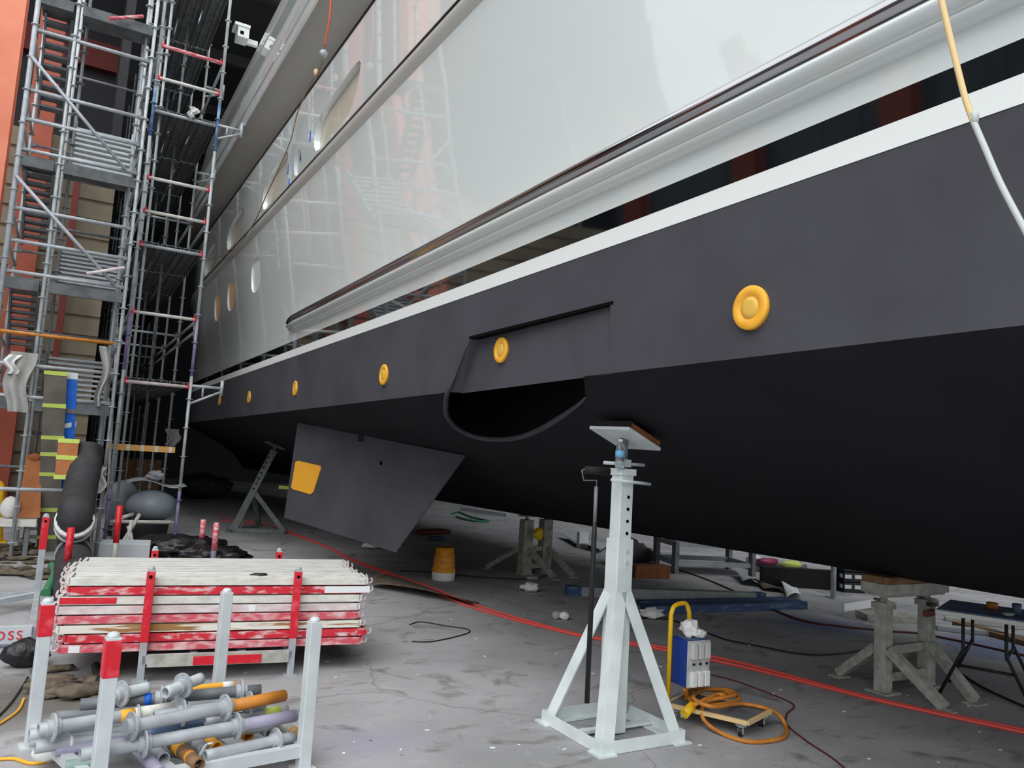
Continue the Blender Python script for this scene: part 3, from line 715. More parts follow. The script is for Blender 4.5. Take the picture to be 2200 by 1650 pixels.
def flight(x0, x1, ya, za, yb, zb, m, n=9):
    f = st
    for x in (x0, x1): MB().bar((x, ya, za), (x, yb, zb), .03, .16).build('stair_stringer', m, f)
    for k in range(1, n + 1):
        u = k / (n + 1); y = ya + (yb - ya) * u; z = za + (zb - za) * u
        MB().box(((x0 + x1) / 2, y, z), (x1 - x0, .2, .035)).build('stair_tread', m, f)
for k in range(len(landings) - 1):
    zt, zb = landings[k], landings[k + 1]; zm = (zt + zb) / 2
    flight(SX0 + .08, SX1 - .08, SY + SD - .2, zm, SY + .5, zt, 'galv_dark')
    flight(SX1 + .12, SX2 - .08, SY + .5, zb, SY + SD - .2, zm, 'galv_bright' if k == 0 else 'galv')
flight(SX1 + .12, SX2 - .08, SY + .5, .1, SY + SD - .2, landings[-1] * .55, 'galv')
for (a, b2), (c, d) in (((65, 118), (270, 365)), ((35, 378), (246, 612))):
    MB().tube([AY(a, b2, SY - .05), AY(c, d, SY - .05)], .026, 10).build('brace', 'galv', st)
MB().tube([AY(234, 40, SY - .1), AY(308, 35, SY - .1)], .026, 10).build('swivel_tube', 'red_pink', st)
MB().tube([AY(186, 588, SY - .1), AY(268, 575, SY - .1)], .026, 10).build('swivel_tube', 'pink_white', st)
z = AY(40, 1120, SY - .3).z
# stretcher between both towers
# ------------------------------------------------------------------ racks
def rack(name, corners, h, m, red, label, rail_z=.13, red_len=.2, w=.07, nored=(), nopost=()):
    c = sum((V((p[0], p[1], 0)) for p in corners), V()) / 4; t = thing(name, c, label, 'rack'); ang = math.atan2(corners[1][1] - corners[0][1], corners[1][0] - corners[0][0])
    for k, p in enumerate(corners):
        if k in nopost: continue
        b = MB().box((p[0], p[1], h / 2), (w, w, h), rz=ang); b.lathe([(w * .5, h), (w * .42, h + .015), (w * .2, h + .024)], (p[0], p[1], 0), 10)
        o = b.build('post', m, t, bevel=.004)
        if red and k not in nored:
            r_ = MB().box((p[0], p[1], h - red_len / 2 - .012), (w + .006, w + .006, red_len), rz=ang); r_.build('red_top', 'red_paint', o, bevel=.003)
            if red_len > .3: MB().disc(V((p[0], p[1], h - .05)) + V((math.sin(ang), -math.cos(ang), 0)) * (w / 2 + .005), (math.sin(ang), -math.cos(ang), 0), .012, .004, 10).build('pin_hole', 'slot', o)
        MB().box((p[0], p[1], .006), (w + .05, w + .05, .012), rz=ang).build('foot', m, t)
    for a, c2 in ((0, 1), (1, 2), (2, 3), (3, 0)):
        MB().bar((*corners[a], rail_z), (*corners[c2], rail_z), .05, .06).build('rail', m, t)
    for u in (.33, .66):
        a = V((*corners[0], rail_z)).lerp(V((*corners[1], rail_z)), u); b2 = V((*corners[3], rail_z)).lerp(V((*corners[2], rail_z)), u)
        MB().bar(a, b2, .05, .05).build('cross_rail', m, t)
    return t
# plank rack
PR = [(.67, 6.23), (1.70, 6.09), (1.84, 7.28), (.81, 7.42)]
prk = rack('plank_rack', PR, .79, 'galv', True, 'low rack with red painted posts holding the stack of red and white scaffold planks', rail_z=.155, red_len=.5, w=.05)
MB().bar((.7, 6.195, .15), (1.67, 6.06, .15), .03, .085).build('front_beam', 'trestle', prk)
MB().bar((1.0, 6.135, .145), (1.47, 6.07, .145), .012, .06).build('red_paint_mark', 'red_paint', prk)
ang = math.atan2(PR[1][1] - PR[0][1], PR[1][0] - PR[0][0]); ux = V((math.cos(ang), math.sin(ang), 0)); uy = V((-ux.y, ux.x, 0))
PL, PW, PT = 2.12, .265, .056
org = V((PR[0][0], PR[0][1], 0)) - ux * .56 + uy * .05
plank_mesh = {}
def plank(i, j, m, label, dx=0.0, group='scaffold planks in the rack'):
    z = .20 + j * .0665; o0 = org + ux * dx + uy * (i * (PW + .012)) + V((0, 0, z))
    P = lambda x, y, zz: o0 + ux * x + uy * y + V((0, 0, zz))
    t = thing('scaffold_plank', o0, label, 'scaffold plank', group)
    b = MB()
    def bx(x0, x1, y0, y1, z0, z1): b.hexa([P(x0, y0, z0), P(x1, y0, z0), P(x1, y1, z0), P(x0, y1, z0), P(x0, y0, z1), P(x1, y0, z1), P(x1, y1, z1), P(x0, y1, z1)])
    bx(0, PL, 0, .02, 0, PT); bx(0, PL, PW - .02, PW, 0, PT)
    for k in range(3): bx(0.03, PL - .03, .05 + k * .066, .08 + k * .066, PT - .016, PT + .006)
    b.build('plank_body', m, t, bevel=.003)
    b = MB(); bx(.012, PL - .012, .02, PW - .02, PT - .02, PT - .010); b.build('deck_pan', 'galv_dark', t)  # galvanised pan, darkened to paint in the shadows between the ribs
    for e in (0, PL):
        b = MB(); bx(e - .012, e + .012, 0, PW, .01, PT); b.build('end_cap', m, t)
    for e, s in ((0, -1), (PL, 1)):
        for y in (.035, PW - .035):
            c = P(e + s * .012, y, PT * .55); pts = arc(c + ux * s * .02, .02, math.pi, math.pi * 2.35, 8, ux * s, V((0, 0, 1)))
            MB().tube(pts, .007, 6).build('hook', 'pink_white', t)
    return t, P
cols = ['red_pink', 'red_worn', 'white_brown', 'red_pink', 'pink_white', 'white_worn', 'red_worn', 'white_worn']
names = ['faded red scaffold plank at the very bottom of the stack in the rack', 'bright red scaffold plank second from the bottom of the rack stack', 'white and brown stained scaffold plank in the rack stack, above the lower bright red one',
         'pinkish red scaffold plank in the middle of the rack stack, above the brown stained one', 'pale pinkish scaffold plank fourth below the grey top of the stack', 'whitish scaffold plank just under the upper bright red one in the stack', 'bright red scaffold plank with a white sticker, directly under the top layer', 'front grey white scaffold plank of the top layer of the stack']
for j in range(8):
    t, P = plank(0, j, cols[j], names[j], dx=(.02, .05, .0, -.02, -.02, -.01, .04, .03)[j])
    if j == 6:
        MB().hexa([P(PL - .34, -.003, .006), P(PL + .02, -.003, .006), P(PL + .02, 0, .006), P(PL - .34, 0, .006), P(PL - .34, -.003, .058), P(PL + .02, -.003, .058), P(PL + .02, 0, .058), P(PL - .34, 0, .058)]).build('white_sticker', 'paper', t)
    if j == 4: MB().hexa([P(1.28, -.003, .004), P(1.33, -.003, .004), P(1.33, 0, .004), P(1.28, 0, .004), P(1.28, -.003, .05), P(1.33, -.003, .05), P(1.33, 0, .05), P(1.28, 0, .05)]).build('white_sticker', 'paper', t)
    if j == 5: MB().hexa([P(.0, -.002, .006), P(.36, -.002, .006), P(.36, 0, .006), P(0, 0, .006), P(0, -.002, .05), P(.36, -.002, .05), P(.36, 0, .05), P(0, 0, .05)]).build('red_paint_mark', 'red_paint', t)
    if j == 0: MB().hexa([P(.06, -.003, .004), P(.13, -.003, .004), P(.13, 0, .004), P(.06, 0, .004), P(.06, -.003, .05), P(.13, -.003, .05), P(.13, 0, .05), P(.06, 0, .05)]).build('white_sticker', 'paper', t)
for i in (1, 2, 3):
    plank(i, 7, 'plank_steel', ['second grey ribbed scaffold plank of the top layer, behind the front one', 'third grey ribbed scaffold plank of the top layer from the front', 'rearmost grey ribbed scaffold plank of the top layer'][i - 1], dx=(.0, -.02, .03)[i - 1])
for j in range(7):
    for i in (1, 2, 3):
        plank(i, j, 'pink_white' if j % 2 else 'red_pink', 'scaffold plank behind the front row of the stack, only its hooked end showing', dx=rnd.uniform(-.03, .03), group='scaffold planks hidden behind the front row')
t = MB().lump(org + ux * 1.32 + uy * .10 + V((0, 0, .20 + 7 * .0665 + PT + .003)), (.14, .09, .03), 2, .7, 2, flat=True).build('black_glove', 'black_rubber', at=org + ux * 1.32 + uy * .1 + V((0, 0, .73))); tag(t, 'crumpled black glove lying on top of the plank stack', 'glove')
# pipe rack
BLc, BRc, FRc, FLc = G(66, 1605), G(462, 1542), G(650, 1652), G(203, 1740)
PK = [(FLc.x, FLc.y), (FRc.x, FRc.y), (BRc.x, BRc.y), (BLc.x, BLc.y)]
rack('pipe_rack', PK, .78, 'galv_bright', True, 'galvanised rack in the foreground holding loose scaffold tubes, two posts tipped red', rail_z=.10, red_len=.17, w=.065, nored=(1, 2))
g1, g2 = G(76, 1303), G(64, 1388)
rack('tube_rack', [(-2.0, g2.y - .05), (g2.x, g2.y), (g1.x, g1.y), (-2.1, g1.y - .1)], .90, 'galv', True, 'empty galvanised rack at the left edge with red lettering on its lower rail', rail_z=.12, red_len=.32, w=.06, nopost=(0, 1))
MB().bar((g1.x, g1.y, .12), (g1.x - .35, g1.y - .4, .12), .05, .05).build('strut', 'galv_bright', bpy.data.objects['tube_rack'])
cu = bpy.data.curves.new('t', 'FONT'); cu.body = 'ROSS'; cu.size = .1; cu.extrude = .002; cu.space_character = 1.25
to = bpy.data.objects.new('t', cu); COL.objects.link(to); dg = bpy.context.evaluated_depsgraph_get(); me = bpy.data.meshes.new_from_object(to.evaluated_get(dg)); bpy.data.objects.remove(to)
lt = bpy.data.objects.new('rail_lettering', me); COL.objects.link(lt); me.materials.append(MATS['red_paint'])
trk = bpy.data.objects['tube_rack']
dv = V((g2.x + 2.0, .05, 0)).normalized(); q0 = V((g2.x, g2.y, 0)) - dv * .33
MB().bar((-2.0, g2.y - .05, .1), (g2.x, g2.y, .1), .056, .13).build('lettered_rail', 'galv_bright', trk)
lt.matrix_world = Matrix.Translation(V((q0.x, q0.y - .031, .065))) @ Matrix.Rotation(math.atan2(dv.y, dv.x), 4, 'Z') @ Matrix.Rotation(math.pi / 2, 4, 'X')
lt.parent = trk; lt.matrix_parent_inverse = Matrix.Translation(-trk.location)
lt['label'] = 'red painted letters reading ROSS'

# loose tubes in the pipe rack: (end px, z), (end px, z), material, rosette positions, extra bands, label
def pipe(a, c, m, label, ros=(), bands=(), r=.031):
    a, c = V(a), V(c); d = (c - a); t = thing('scaffold_tube', (a + c) / 2, label, 'scaffold tube', 'loose scaffold tubes in the pipe rack')
    MB().tube([a, a.lerp(c, .1), a.lerp(c, .9), c], r, 14, hollow=.78).build('tube', m, t)
    Mz = d.to_track_quat('Z', 'Y').to_matrix()
    for u in ros:
        p = a.lerp(c, u); b = MB().lathe([(r + .001, -.03), (r + .009, -.03), (r + .009, -.006), (.068, -.005), (.068, .005), (r + .009, .006), (r + .009, .03), (r + .001, .03)], p, 20, Mz, smooth=False); o = b.build('rosette', 'galv', t)
        h = MB()
        for k in range(8):
            q = p + Mz @ V((.049 * math.cos(k * math.pi / 4), .049 * math.sin(k * math.pi / 4), 0)); h.disc(q, d, .0085 if k % 2 else .011, .0108, 8)
        h.build('rosette_holes', 'slot', o)
    for u0, u1, bm_ in bands: MB().tube([a.lerp(c, u0), a.lerp(c, u1)], r + .0012, 14).build('paint_band', bm_, t)
    return t
PX = lambda px, py, z: G(px, py, z)
pipe(PX(172, 1514, .30), PX(560, 1482, .30), 'galv_dark', 'dark grey tube at the back of the pipe rack with a blue mark', (.42, .88), ((.33, .37, 'tape_blue'),))
pipe(PX(275, 1562, .33), PX(612, 1494, .33), 'galv', 'grey tube with an orange painted right end lying on top in the pipe rack', (.02, .58), ((.61, .995, 'orange_cable'),))
pipe(PX(82, 1568, .27), PX(400, 1516, .27), 'galv', 'tube with white and yellow painted bands in the pipe rack', (.09, .94), ((.62, .90, 'white_worn'), (.52, .62, 'yellow_plain')))
pipe(PX(62, 1580, .22), PX(300, 1545, .22), 'galv', 'grey tube with a purple sprayed middle at the left of the pipe rack', (), ((.42, .68, 'purple'),))
pipe(PX(172, 1622, .235), PX(636, 1537, .25), 'galv', 'long grey tube across the front of the pipe rack with a lavender right end', (.26, .69), ((.74, .99, 'lavender'),))
pipe(PX(75, 1606, .17), PX(330, 1566, .17), 'galv', 'grey tube low at the left side of the pipe rack with a white taped joint', (), ((.27, .30, 'white_cloth'),))
pipe(PX(440, 1625, .145), PX(632, 1583, .145), 'galv', 'grey tube lying low at the right front of the pipe rack', (.78,))
pipe(PX(300, 1580, .18), PX(560, 1534, .18), 'blue_grey', 'blue grey tube between the two long front tubes of the pipe rack')
pipe(PX(285, 1598, .15), PX(345, 1662, .14), 'lavender', 'purple grey tube pointing out of the front of the pipe rack')
pipe(PX(318, 1600, .145), PX(352, 1630, .14), 'galv', 'short grey tube with an open end facing the camera in the pipe rack')
pipe(PX(372, 1598, .155), PX(428, 1643, .145), 'wood_old', 'tan rusty tube sticking out of the front of the pipe rack', (), ((.15, .35, 'yellow_plain'), (.6, .7, 'orange_cable')))
pipe(PX(415, 1590, .15), PX(440, 1612, .145), 'galv', 'grey tube end beside the yellow ended tube in the pipe rack')
pipe(PX(436, 1582, .15), PX(466, 1606, .145), 'yellow_plain', 'yellow ended tube pointing forward in the pipe rack')
pipe(PX(505, 1560, .15), PX(534, 1582, .145), 'orange_cable', 'orange inside tube end low at the right of the pipe rack')
pipe(PX(550, 1555, .15), PX(580, 1575, .145), 'galv', 'grey open tube end right of the orange one in the pipe rack')
pipe(PX(595, 1552, .15), PX(636, 1577, .145), 'trestle', 'dusty tube end with a yellow mouth next to the right post of the pipe rack', (), ((.86, .99, 'yellow_plain'),))
pipe(PX(355, 1488, .38), PX(432, 1457, .40), 'galv_bright', 'short bright tube with a collar sticking up at the back of the pipe rack', (.48,))
pipe(PX(235, 1496, .36), PX(318, 1477, .36), 'galv_bright', 'short bright tube beside the collared one at the back of the pipe rack', (.3,))
pipe(PX(410, 1480, .24), PX(506, 1470, .24), 'yellow_plain', 'yellow painted short tube behind the dark grey tube in the pipe rack', (), ((.7, .95, 'white_cloth'),), r=.02)
pipe(PX(440, 1550, .23), PX(618, 1523, .23), 'galv', 'tube with a yellow green scribbled end in the pipe rack', (), ((.7, .9, 'tape_green'),), r=.022)
pipe(PX(140, 1648, .12), PX(232, 1638, .12), 'green_dull', 'dull green tube at the bottom left of the pipe rack')
pipe(PX(170, 1600, .13), PX(300, 1584, .13), 'blue_steel', 'dark blue tube buried at the left of the pipe rack')
pipe(PX(120, 1540, .2), PX(330, 1528, .2), 'galv_dark', 'dark tube beneath the dark grey back tube of the pipe rack')
pipe(PX(200, 1600, .115), PX(400, 1620, .115), 'galv_dark', 'dark tube at the very bottom of the pipe rack', r=.024)
pipe(PX(64, 1592, .19), PX(280, 1562, .2), 'galv', 'grey tube poking past the rear left post of the pipe rack, upper one')
pipe(PX(150, 1560, .24), PX(430, 1526, .25), 'galv_bright', 'bright tube behind the white and yellow banded one in the pipe rack', (.5,))
pipe(PX(330, 1540, .28), PX(570, 1508, .29), 'galv', 'grey tube between the dark back tube and the orange ended one in the pipe rack', (.25, .85))
pipe(PX(380, 1590, .17), PX(590, 1556, .18), 'galv_bright', 'bright tube beneath the lavender ended tube at the right of the pipe rack')
pipe(PX(120, 1612, .14), PX(270, 1596, .14), 'lavender', 'short lavender tube low at the left of the pipe rack')
t = MB().lump(PX(105, 1640, .02), (.16, .12, .12), 5, .5, 2).build('white_rag', 'white_cloth', at=PX(105, 1640, 0)); tag(t, 'crumpled white paper rag at the lower left corner beside the pipe rack', 'rag')
t = MB().sheet(lambda u, v: PX(450, 1600, .19) + V((.03 * u - .09 * v, -.02 * v + .02 * u, -.1 * v + .03 * math.sin(5 * v))), 2, 8, .003).build('paper_strip', 'paper', at=PX(450, 1600, .19)); tag(t, 'white paper strip dangling over the front tubes of the pipe rack', 'paper strip')
# extra red posts of racks standing behind
for px, py, h, lab, red in ((242, 1200, .85, 'tall red stake behind the plank stack near the white frame', True), (136, 1250, .72, 'red stake between the black duct and the plank stack', True), (428, 1180, .62, 'red topped white stake left of the two by the dark tarp', False), (455, 1200, .66, 'red topped lavender stake right of the two by the dark tarp', False)):
    p = G(px, py + 30); t = thing('rack_stake', p, lab, 'stake', 'red stakes behind the plank stack')
    hh = h
    MB().tube([p, p + V((0, 0, hh))], .035, 12).build('stake_shaft', 'lavender' if 'lavender' in lab else 'white_worn', t); MB().tube([p + V((0, 0, hh * .45)), p + V((0, 0, hh + .01))], .038, 12).build('red_top', 'red_pink' if not red else 'red_paint', t)

# ------------------------------------------------------------------ left background goods
p = G(105, 1185); bd = thing('taped_board', p, 'tall grey board with strips of green tape leaning on the stair scaffold', 'board')
def slab(pa, pb, w0, w1, th, m, name, par):   # leaning board from base pa to top pb, width along x
    b = MB(); b.hexa([pa + V((-w0 / 2, 0, 0)), pa + V((w0 / 2, 0, 0)), pa + V((w0 / 2, th, 0)), pa + V((-w0 / 2, th, 0)), pb + V((-w1 / 2, 0, 0)), pb + V((w1 / 2, 0, 0)), pb + V((w1 / 2, th, 0)), pb + V((-w1 / 2, th, 0))])
    return b.build(name, m, par)
ya = p.y; top = AY(120, 802, 12.75); base = V((AY(102, 1180, ya).x, ya, 0))
slab(base, top, .28, .28, .05, 'board_grey', 'board', bd)
for py in (806, 873, 940, 975, 1018, 1095, 1155):
    u = 1 - (py - 802) / (1183 - 802); c = base.lerp(top, u); c2 = base.lerp(top, u + .02)
    MB().hexa([c + V((-.146, -.006, 0)), c + V((.146, -.006, 0)), c + V((.146, .055, 0)), c + V((-.146, .055, 0)), c2 + V((-.146, -.006, 0)), c2 + V((.146, -.006, .01)), c2 + V((.146, .055, .01)), c2 + V((-.146, .055, 0))]).build('tape_strip', 'tape_green', bd)
b2 = thing('blue_board', base + V((.27, .1, 0)), 'narrow blue board with a white end standing behind the taped grey board', 'board')
pb_, pt_ = base + V((.2, .08, 0)), AY(151, 800, 12.83)
slab(pb_, pt_, .16, .19, .03, 'tape_blue', 'board', b2)
for u0, u1 in ((.965, 1.0), (.70, .725)):
    a, c = pb_.lerp(pt_, u0), pb_.lerp(pt_, u1); MB().hexa([a + V((-.1, -.004, -.03 if u1 < .9 else 0)), a + V((.1, -.004, .03 if u1 < .9 else 0)), a + V((.1, .034, 0)), a + V((-.1, .034, 0)), c + V((-.1, -.004, -.03 if u1 < .9 else 0)), c + V((.1, -.004, .03 if u1 < .9 else 0)), c + V((.1, .034, 0)), c + V((-.1, .034, 0))]).build('white_end', 'paper', b2)
c0, c1 = AY(138, 1030, 12.45), AY(148, 946, 12.5); cb = thing('taped_carton', c0, 'small brown carton bound with green tape stuck on the taped grey board', 'carton')
slab(c0, c1, .24, .25, .1, 'cardboard', 'carton', cb)
for u in (0, .5, .93): a = c0.lerp(c1, u); MB().box(a + V((0, .05, .03)), (.26, .112, .06)).build('tape_strip', 'tape_green', cb)
p = G(62, 1150); cb2 = thing('cardboard_sheet', p, 'upright brown cardboard sheet standing on the white shelf left of the taped board', 'cardboard')
c0, c1 = AY(60, 1112, 13.2), AY(74, 985, 13.3); slab(c0, c1, .3, .2, .05, 'cardboard', 'cardboard', cb2); MB().lump(c1 - V((0, -.02, .04)), (.2, .1, .12), 3, .4, 2).build('torn_top', 'cardboard', cb2)
# white shelf with bag
z = G(40, 1122, .55).z; a, c = AY(-60, 1122, 13.1), AY(78, 1124, 13.1)
sh = thing('white_bench', (a.x, 13.2, 0), 'low white bench board at the left edge below the stair scaffold', 'bench')
MB().hexa([V((a.x, 13.05, a.z - .05)), V((c.x, 13.05, a.z - .05)), V((c.x, 13.4, a.z - .05)), V((a.x, 13.4, a.z - .05)), V((a.x, 13.05, a.z + .05)), V((c.x, 13.05, a.z + .05)), V((c.x, 13.4, a.z + .05)), V((a.x, 13.4, a.z + .05))]).build('bench_board', 'white_worn', sh)
for x in (a.x + .1, c.x - .1): MB().box((x, 13.25, (a.z - .05) / 2), (.06, .3, a.z - .05)).build('bench_leg', 'galv_dark', sh)
t = MB().lump(AY(18, 1114, 13.2), (.26, .2, .3), 8, .25, 2).build('white_bag', 'white_cloth', at=AY(18, 1114, 13.2)); tag(t, 'white bag on the low white bench at the left edge', 'bag')
# yellow rail post
p = G(-2, 1165); t = thing('yellow_barrier', p, 'yellow tubular barrier at the left edge of the picture', 'barrier')
q = AY(4, 1045, p.y); MB().tube([(p.x, p.y, 0), (q.x, p.y, q.z - .05)] + arc((q.x - .08, p.y, q.z - .03), .08, 0, math.pi / 2, 6, (1, 0, 0), (0, 0, 1)) + [(q.x - .8, p.y, q.z + .05)], .05, 14).build('barrier_tube', 'yellow_tube', t); MB().box((p.x, p.y, .01), (.2, .2, .02)).build('barrier_foot', 'yellow_tube', t)
# black duct
pts = [AY(189, 962, 12.75), AY(184, 1000, 12.6), AY(172, 1055, 12.1), AY(160, 1120, 11.3)]
pts += [G(158, 1165, .2), G(160, 1225, .2), G(170, 1290, .2)]
pp = smooth_path(pts, 12); n = len(pp); du = thing('flexible_duct', pts[-1], 'thick black flexible duct coming down from the scaffold to the floor at the left', 'duct')
MB().tube(pp, [.2 + .012 * (k % 2) for k in range(n)], 18, hollow=.86).build('duct_hose', 'duct', du)
for k in (int(n * .5), int(n * .5) + 2, int(n * .74)):
    d = (pp[k + 1] - pp[k]).normalized(); MB().tube([pp[k] - d * .05, pp[k] + d * .05], .225, 20).build('tape_wrap', 'white_cloth' if k < n * .7 else 'paper_grey', du)
# grey fenders under the access scaffold and the black bin
p = G(330, 1185); bn = MB().lathe([(.38, 0), (.42, .03), (.45, .30), (.44, .32), (.42, .30), (.40, .05)], (1.38, 15.1, 0), 24).build('black_bin', 'black_rubber', at=(1.38, 15.1, 0)); tag(bn, 'black round bin under the grey ball at the foot of the access scaffold', 'bin')
def ellip(c, d, n=24, m=12):
    return MB().lathe([(max(.004, math.sin(math.pi * k / m)) * d[0] / 2, -math.cos(math.pi * k / m) * d[2] / 2) for k in range(m + 1)], c, n)
c = AY(325, 1112, 15.0); t = ellip((c.x, 15.1, .60), (.84, .84, .56)).build('fender_ball', 'ball_grey', at=(c.x, 15.1, .62)); tag(t, 'large smooth grey ball fender at the foot of the access scaffold', 'ball fender')
c = AY(258, 1105, 15.8); t = ellip((c.x, 15.8, .6), (.6, .6, .8)).build('fender_ball', 'ball_grey', at=(c.x, 15.8, .6)); tag(t, 'smaller grey ball fender half hidden left of the large grey one', 'ball fender')
t = ellip((c.x, 15.8, .1), (.5, .5, .2)).build('tyre_support', 'black_rubber', at=(c.x, 15.8, .1)); tag(t, 'black cushion under the smaller grey ball fender', 'cushion')
t = MB().sheet(lambda u, v: V((c.x - .0 + .95 * u, 14.85 + .5 * v, .99 + .06 * math.sin(6 * u) + .03 * v)), 10, 4, .006).build('grey_paper', 'paper_grey', at=(c.x + .5, 15, 1)); tag(t, 'crumpled sheet of grey paper draped over the large grey ball fender', 'paper')
t = MB().lump((c.x + .45, 15.05, 1.03), (.3, .3, .16), 6, .5, 3).build('paper_wad', 'paper_grey', at=(c.x + .45, 15.05, 1.03)); tag(t, 'wad of grey paper on the sheet above the grey ball fender', 'paper')
fr = thing('trestle_horse', (1.0, 13.7, 0), 'small white trestle frame in front of the grey ball fender', 'trestle')
for a, c2 in (((258, 1150, 13.6), (300, 1105, 13.9)), ((272, 1160, 13.6), (283, 1118, 13.7)), ((285, 1105, 13.9), (262, 1112, 13.7)), ((290, 1160, 13.6), (276, 1130, 13.7))):
    q0, q1 = AY(*a), AY(*c2); q0.z = 0.02 if a[1] > 1120 else q0.z; MB().tube([q0, q1], .03, 8).build('frame_tube', 'white_worn', fr)
# dark tarp and grey box
b = MB(); p0, p1 = G(330, 1210), G(500, 1225)
for k, (u, h, w) in enumerate(((.12, .34, .8), (.45, .36, 1.1), (.78, .27, 1.0))): b.lump(p0.lerp(p1, u) + V((.0, .45, 0)), (w, .9, h), k + 2, .3, 4, 2.5)
t = b.build('black_tarp', 'black_plastic', at=p0.lerp(p1, .5)); tag(t, 'heap of shiny black plastic sheeting behind the plank stack', 'tarp')
p = G(268, 1225); t = MB().box((p.x, p.y + .3, .17), (.62, .5, .34), rz=-.1).build('grey_box', 'paper_grey', at=(p.x, p.y + .3, 0), bevel=.01); tag(t, 'low grey box between the tall red stake and the black sheeting', 'box')
# hanging rags
def rag(px, py, y, w, h, m, label, sd):
    c = AY(px, py, y); f = lambda u, v: c + V(((u - .5) * w * (1 - .25 * v) + .04 * math.sin(7 * v + sd), -.05 + .05 * math.sin(9 * u + sd) * (.4 + v), -h * v))
    b = MB(); A_ = [f(i / 8, j / 10) for j in range(11) for i in range(9)]; B2 = [q + V((0, .012, 0)) for q in A_]; n = 99
    fs = [(j * 9 + i, j * 9 + i + 1, j * 9 + i + 10, j * 9 + i + 9) for j in range(10) for i in range(8)]
    b.add(A_ + B2, fs + [tuple(k + n for k in q[::-1]) for q in fs], True)
    t = b.build(name_of(label), m, at=c); tag(t, label, 'rag'); return t
def name_of(l): return 'hanging_rag'
rag(47, 757, SY - .03, .33, .85, 'grey_cloth', 'long grey white rag hanging from the stair scaffold at the left', 1)
rag(28, 762, SY - .06, .16, .28, 'white_cloth', 'white cloth knot beside the long rag on the stair scaffold', 2)
rag(215, 1003, SY - .03, .18, .38, 'white_cloth', 'white rag tied to the stair scaffold near the black duct', 3)
rag(374, 922, 16.9, .26, .34, 'grey_cloth', 'pale rag hanging on the rear right tube of the access scaffold', 4)
rag(228, 745, SY - .02, .12, .9, 'grey_cloth', 'narrow grey strip hanging on the right tube of the stair scaffold', 5)
rag(415, 232, TY - .03, .16, .2, 'white_cloth', 'white tape scraps tied to the upper ledger of the access scaffold', 6)
for k, (px, py, w, d, h, m, lab) in enumerate(((277, 1068, .7, .6, .62, 'trestle', 'pale concrete block behind the grey ball fenders in the dark alley'), (300, 1062, 1.0, .5, 1.25, 'wood_old', 'dim stack of upright boards deep in the alley behind the access scaffold'))):
    p = G(px, py); y = 19.0 + 4.5 * k; x = AY(px, 1020, y).x
    t = MB().box((x, y, h / 2), (w, d, h))
    if k: 
        for j in range(6): t.box((x - .42 + j * .165, y - .27, h / 2), (.12, .05, h - .1 + .03 * (j % 3)))
    tag(t.build('concrete_block' if k == 0 else 'board_stack', m, at=(x, y, 0), bevel=.01), lab, 'block' if k == 0 else 'boards')
p = G(440, 1072); t = MB().lump(p, (1.6, 1.2, .8), 14, .3, 3, 2.5).build('dusty_tarp', 'duct', at=p); tag(t, 'dusty grey tarpaulin heap on the floor left of the weathered leaning stand', 'tarp')
# black gadget, debris
p = G(52, 1432); t = MB().lump((p.x, p.y, 0), (.3, .22, .2), 4, .25, 3).build('black_bag', 'black_plastic', at=p); tag(t, 'shiny black plastic bundle on the floor left of the plank rack', 'bag')
b = MB()
for k in range(14):
    q = G(rnd.uniform(95, 250), rnd.uniform(1440, 1510)); b.lump((q.x, q.y, 0), (rnd.uniform(.1, .35), rnd.uniform(.08, .2), rnd.uniform(.03, .09)), k, .5, 2)
tag(b.build('floor_debris', 'debris', at=G(170, 1480)), 'brown rags and scraps heaped on the floor between the two racks', 'debris', kind='stuff')
b = MB()
for k in range(26):
    q = G(rnd.uniform(-10, 110), rnd.uniform(1175, 1245)); b.lump((q.x, q.y, 0), (rnd.uniform(.1, .4), rnd.uniform(.08, .3), rnd.uniform(.03, .1)), k + 30, .5, 2)
tag(b.build('floor_debris', 'debris', at=G(50, 1210)), 'grey brown litter on the floor at the left edge below the bench', 'debris', kind='stuff')
b = MB()
for k in range(90):
    q = G(rnd.uniform(330, 2190), rnd.uniform(1200, 1640)); a = rnd.uniform(0, 3); b.box((q.x, q.y, .004), (rnd.uniform(.01, .035), rnd.uniform(.006, .016), .004), rz=a)
tag(b.build('paper_scraps', 'paper', at=G(1000, 1400)), 'tiny white paper scraps scattered over the concrete floor', 'litter', kind='stuff')
for i, (a, c2, lab) in enumerate((((205, 1430, .05), (222, 1490, .03), 'left one of two black pipes lying on the floor under the plank rack'), ((222, 1425, .05), (240, 1482, .03), 'right one of two black pipes lying on the floor under the plank rack'))):
    q0, q1 = G(a[0], a[1], .032), G(c2[0], c2[1], .032); t = MB().tube([q0, q1], .03, 10).build('black_pipe', 'black_rubber', at=(q0 + q1) / 2); tag(t, lab, 'pipe', 'black pipes under the plank rack')
q0, q1 = G(98, 1275, .03), G(112, 1215, .12)
t = MB().tube(smooth_path([q0, q0.lerp(q1, .5) + V((.06, 0, .05)), q1]), .05, 10).build('green_hose', 'green', at=q0); tag(t, 'short green hose on the floor between the duct and the left rack', 'hose')

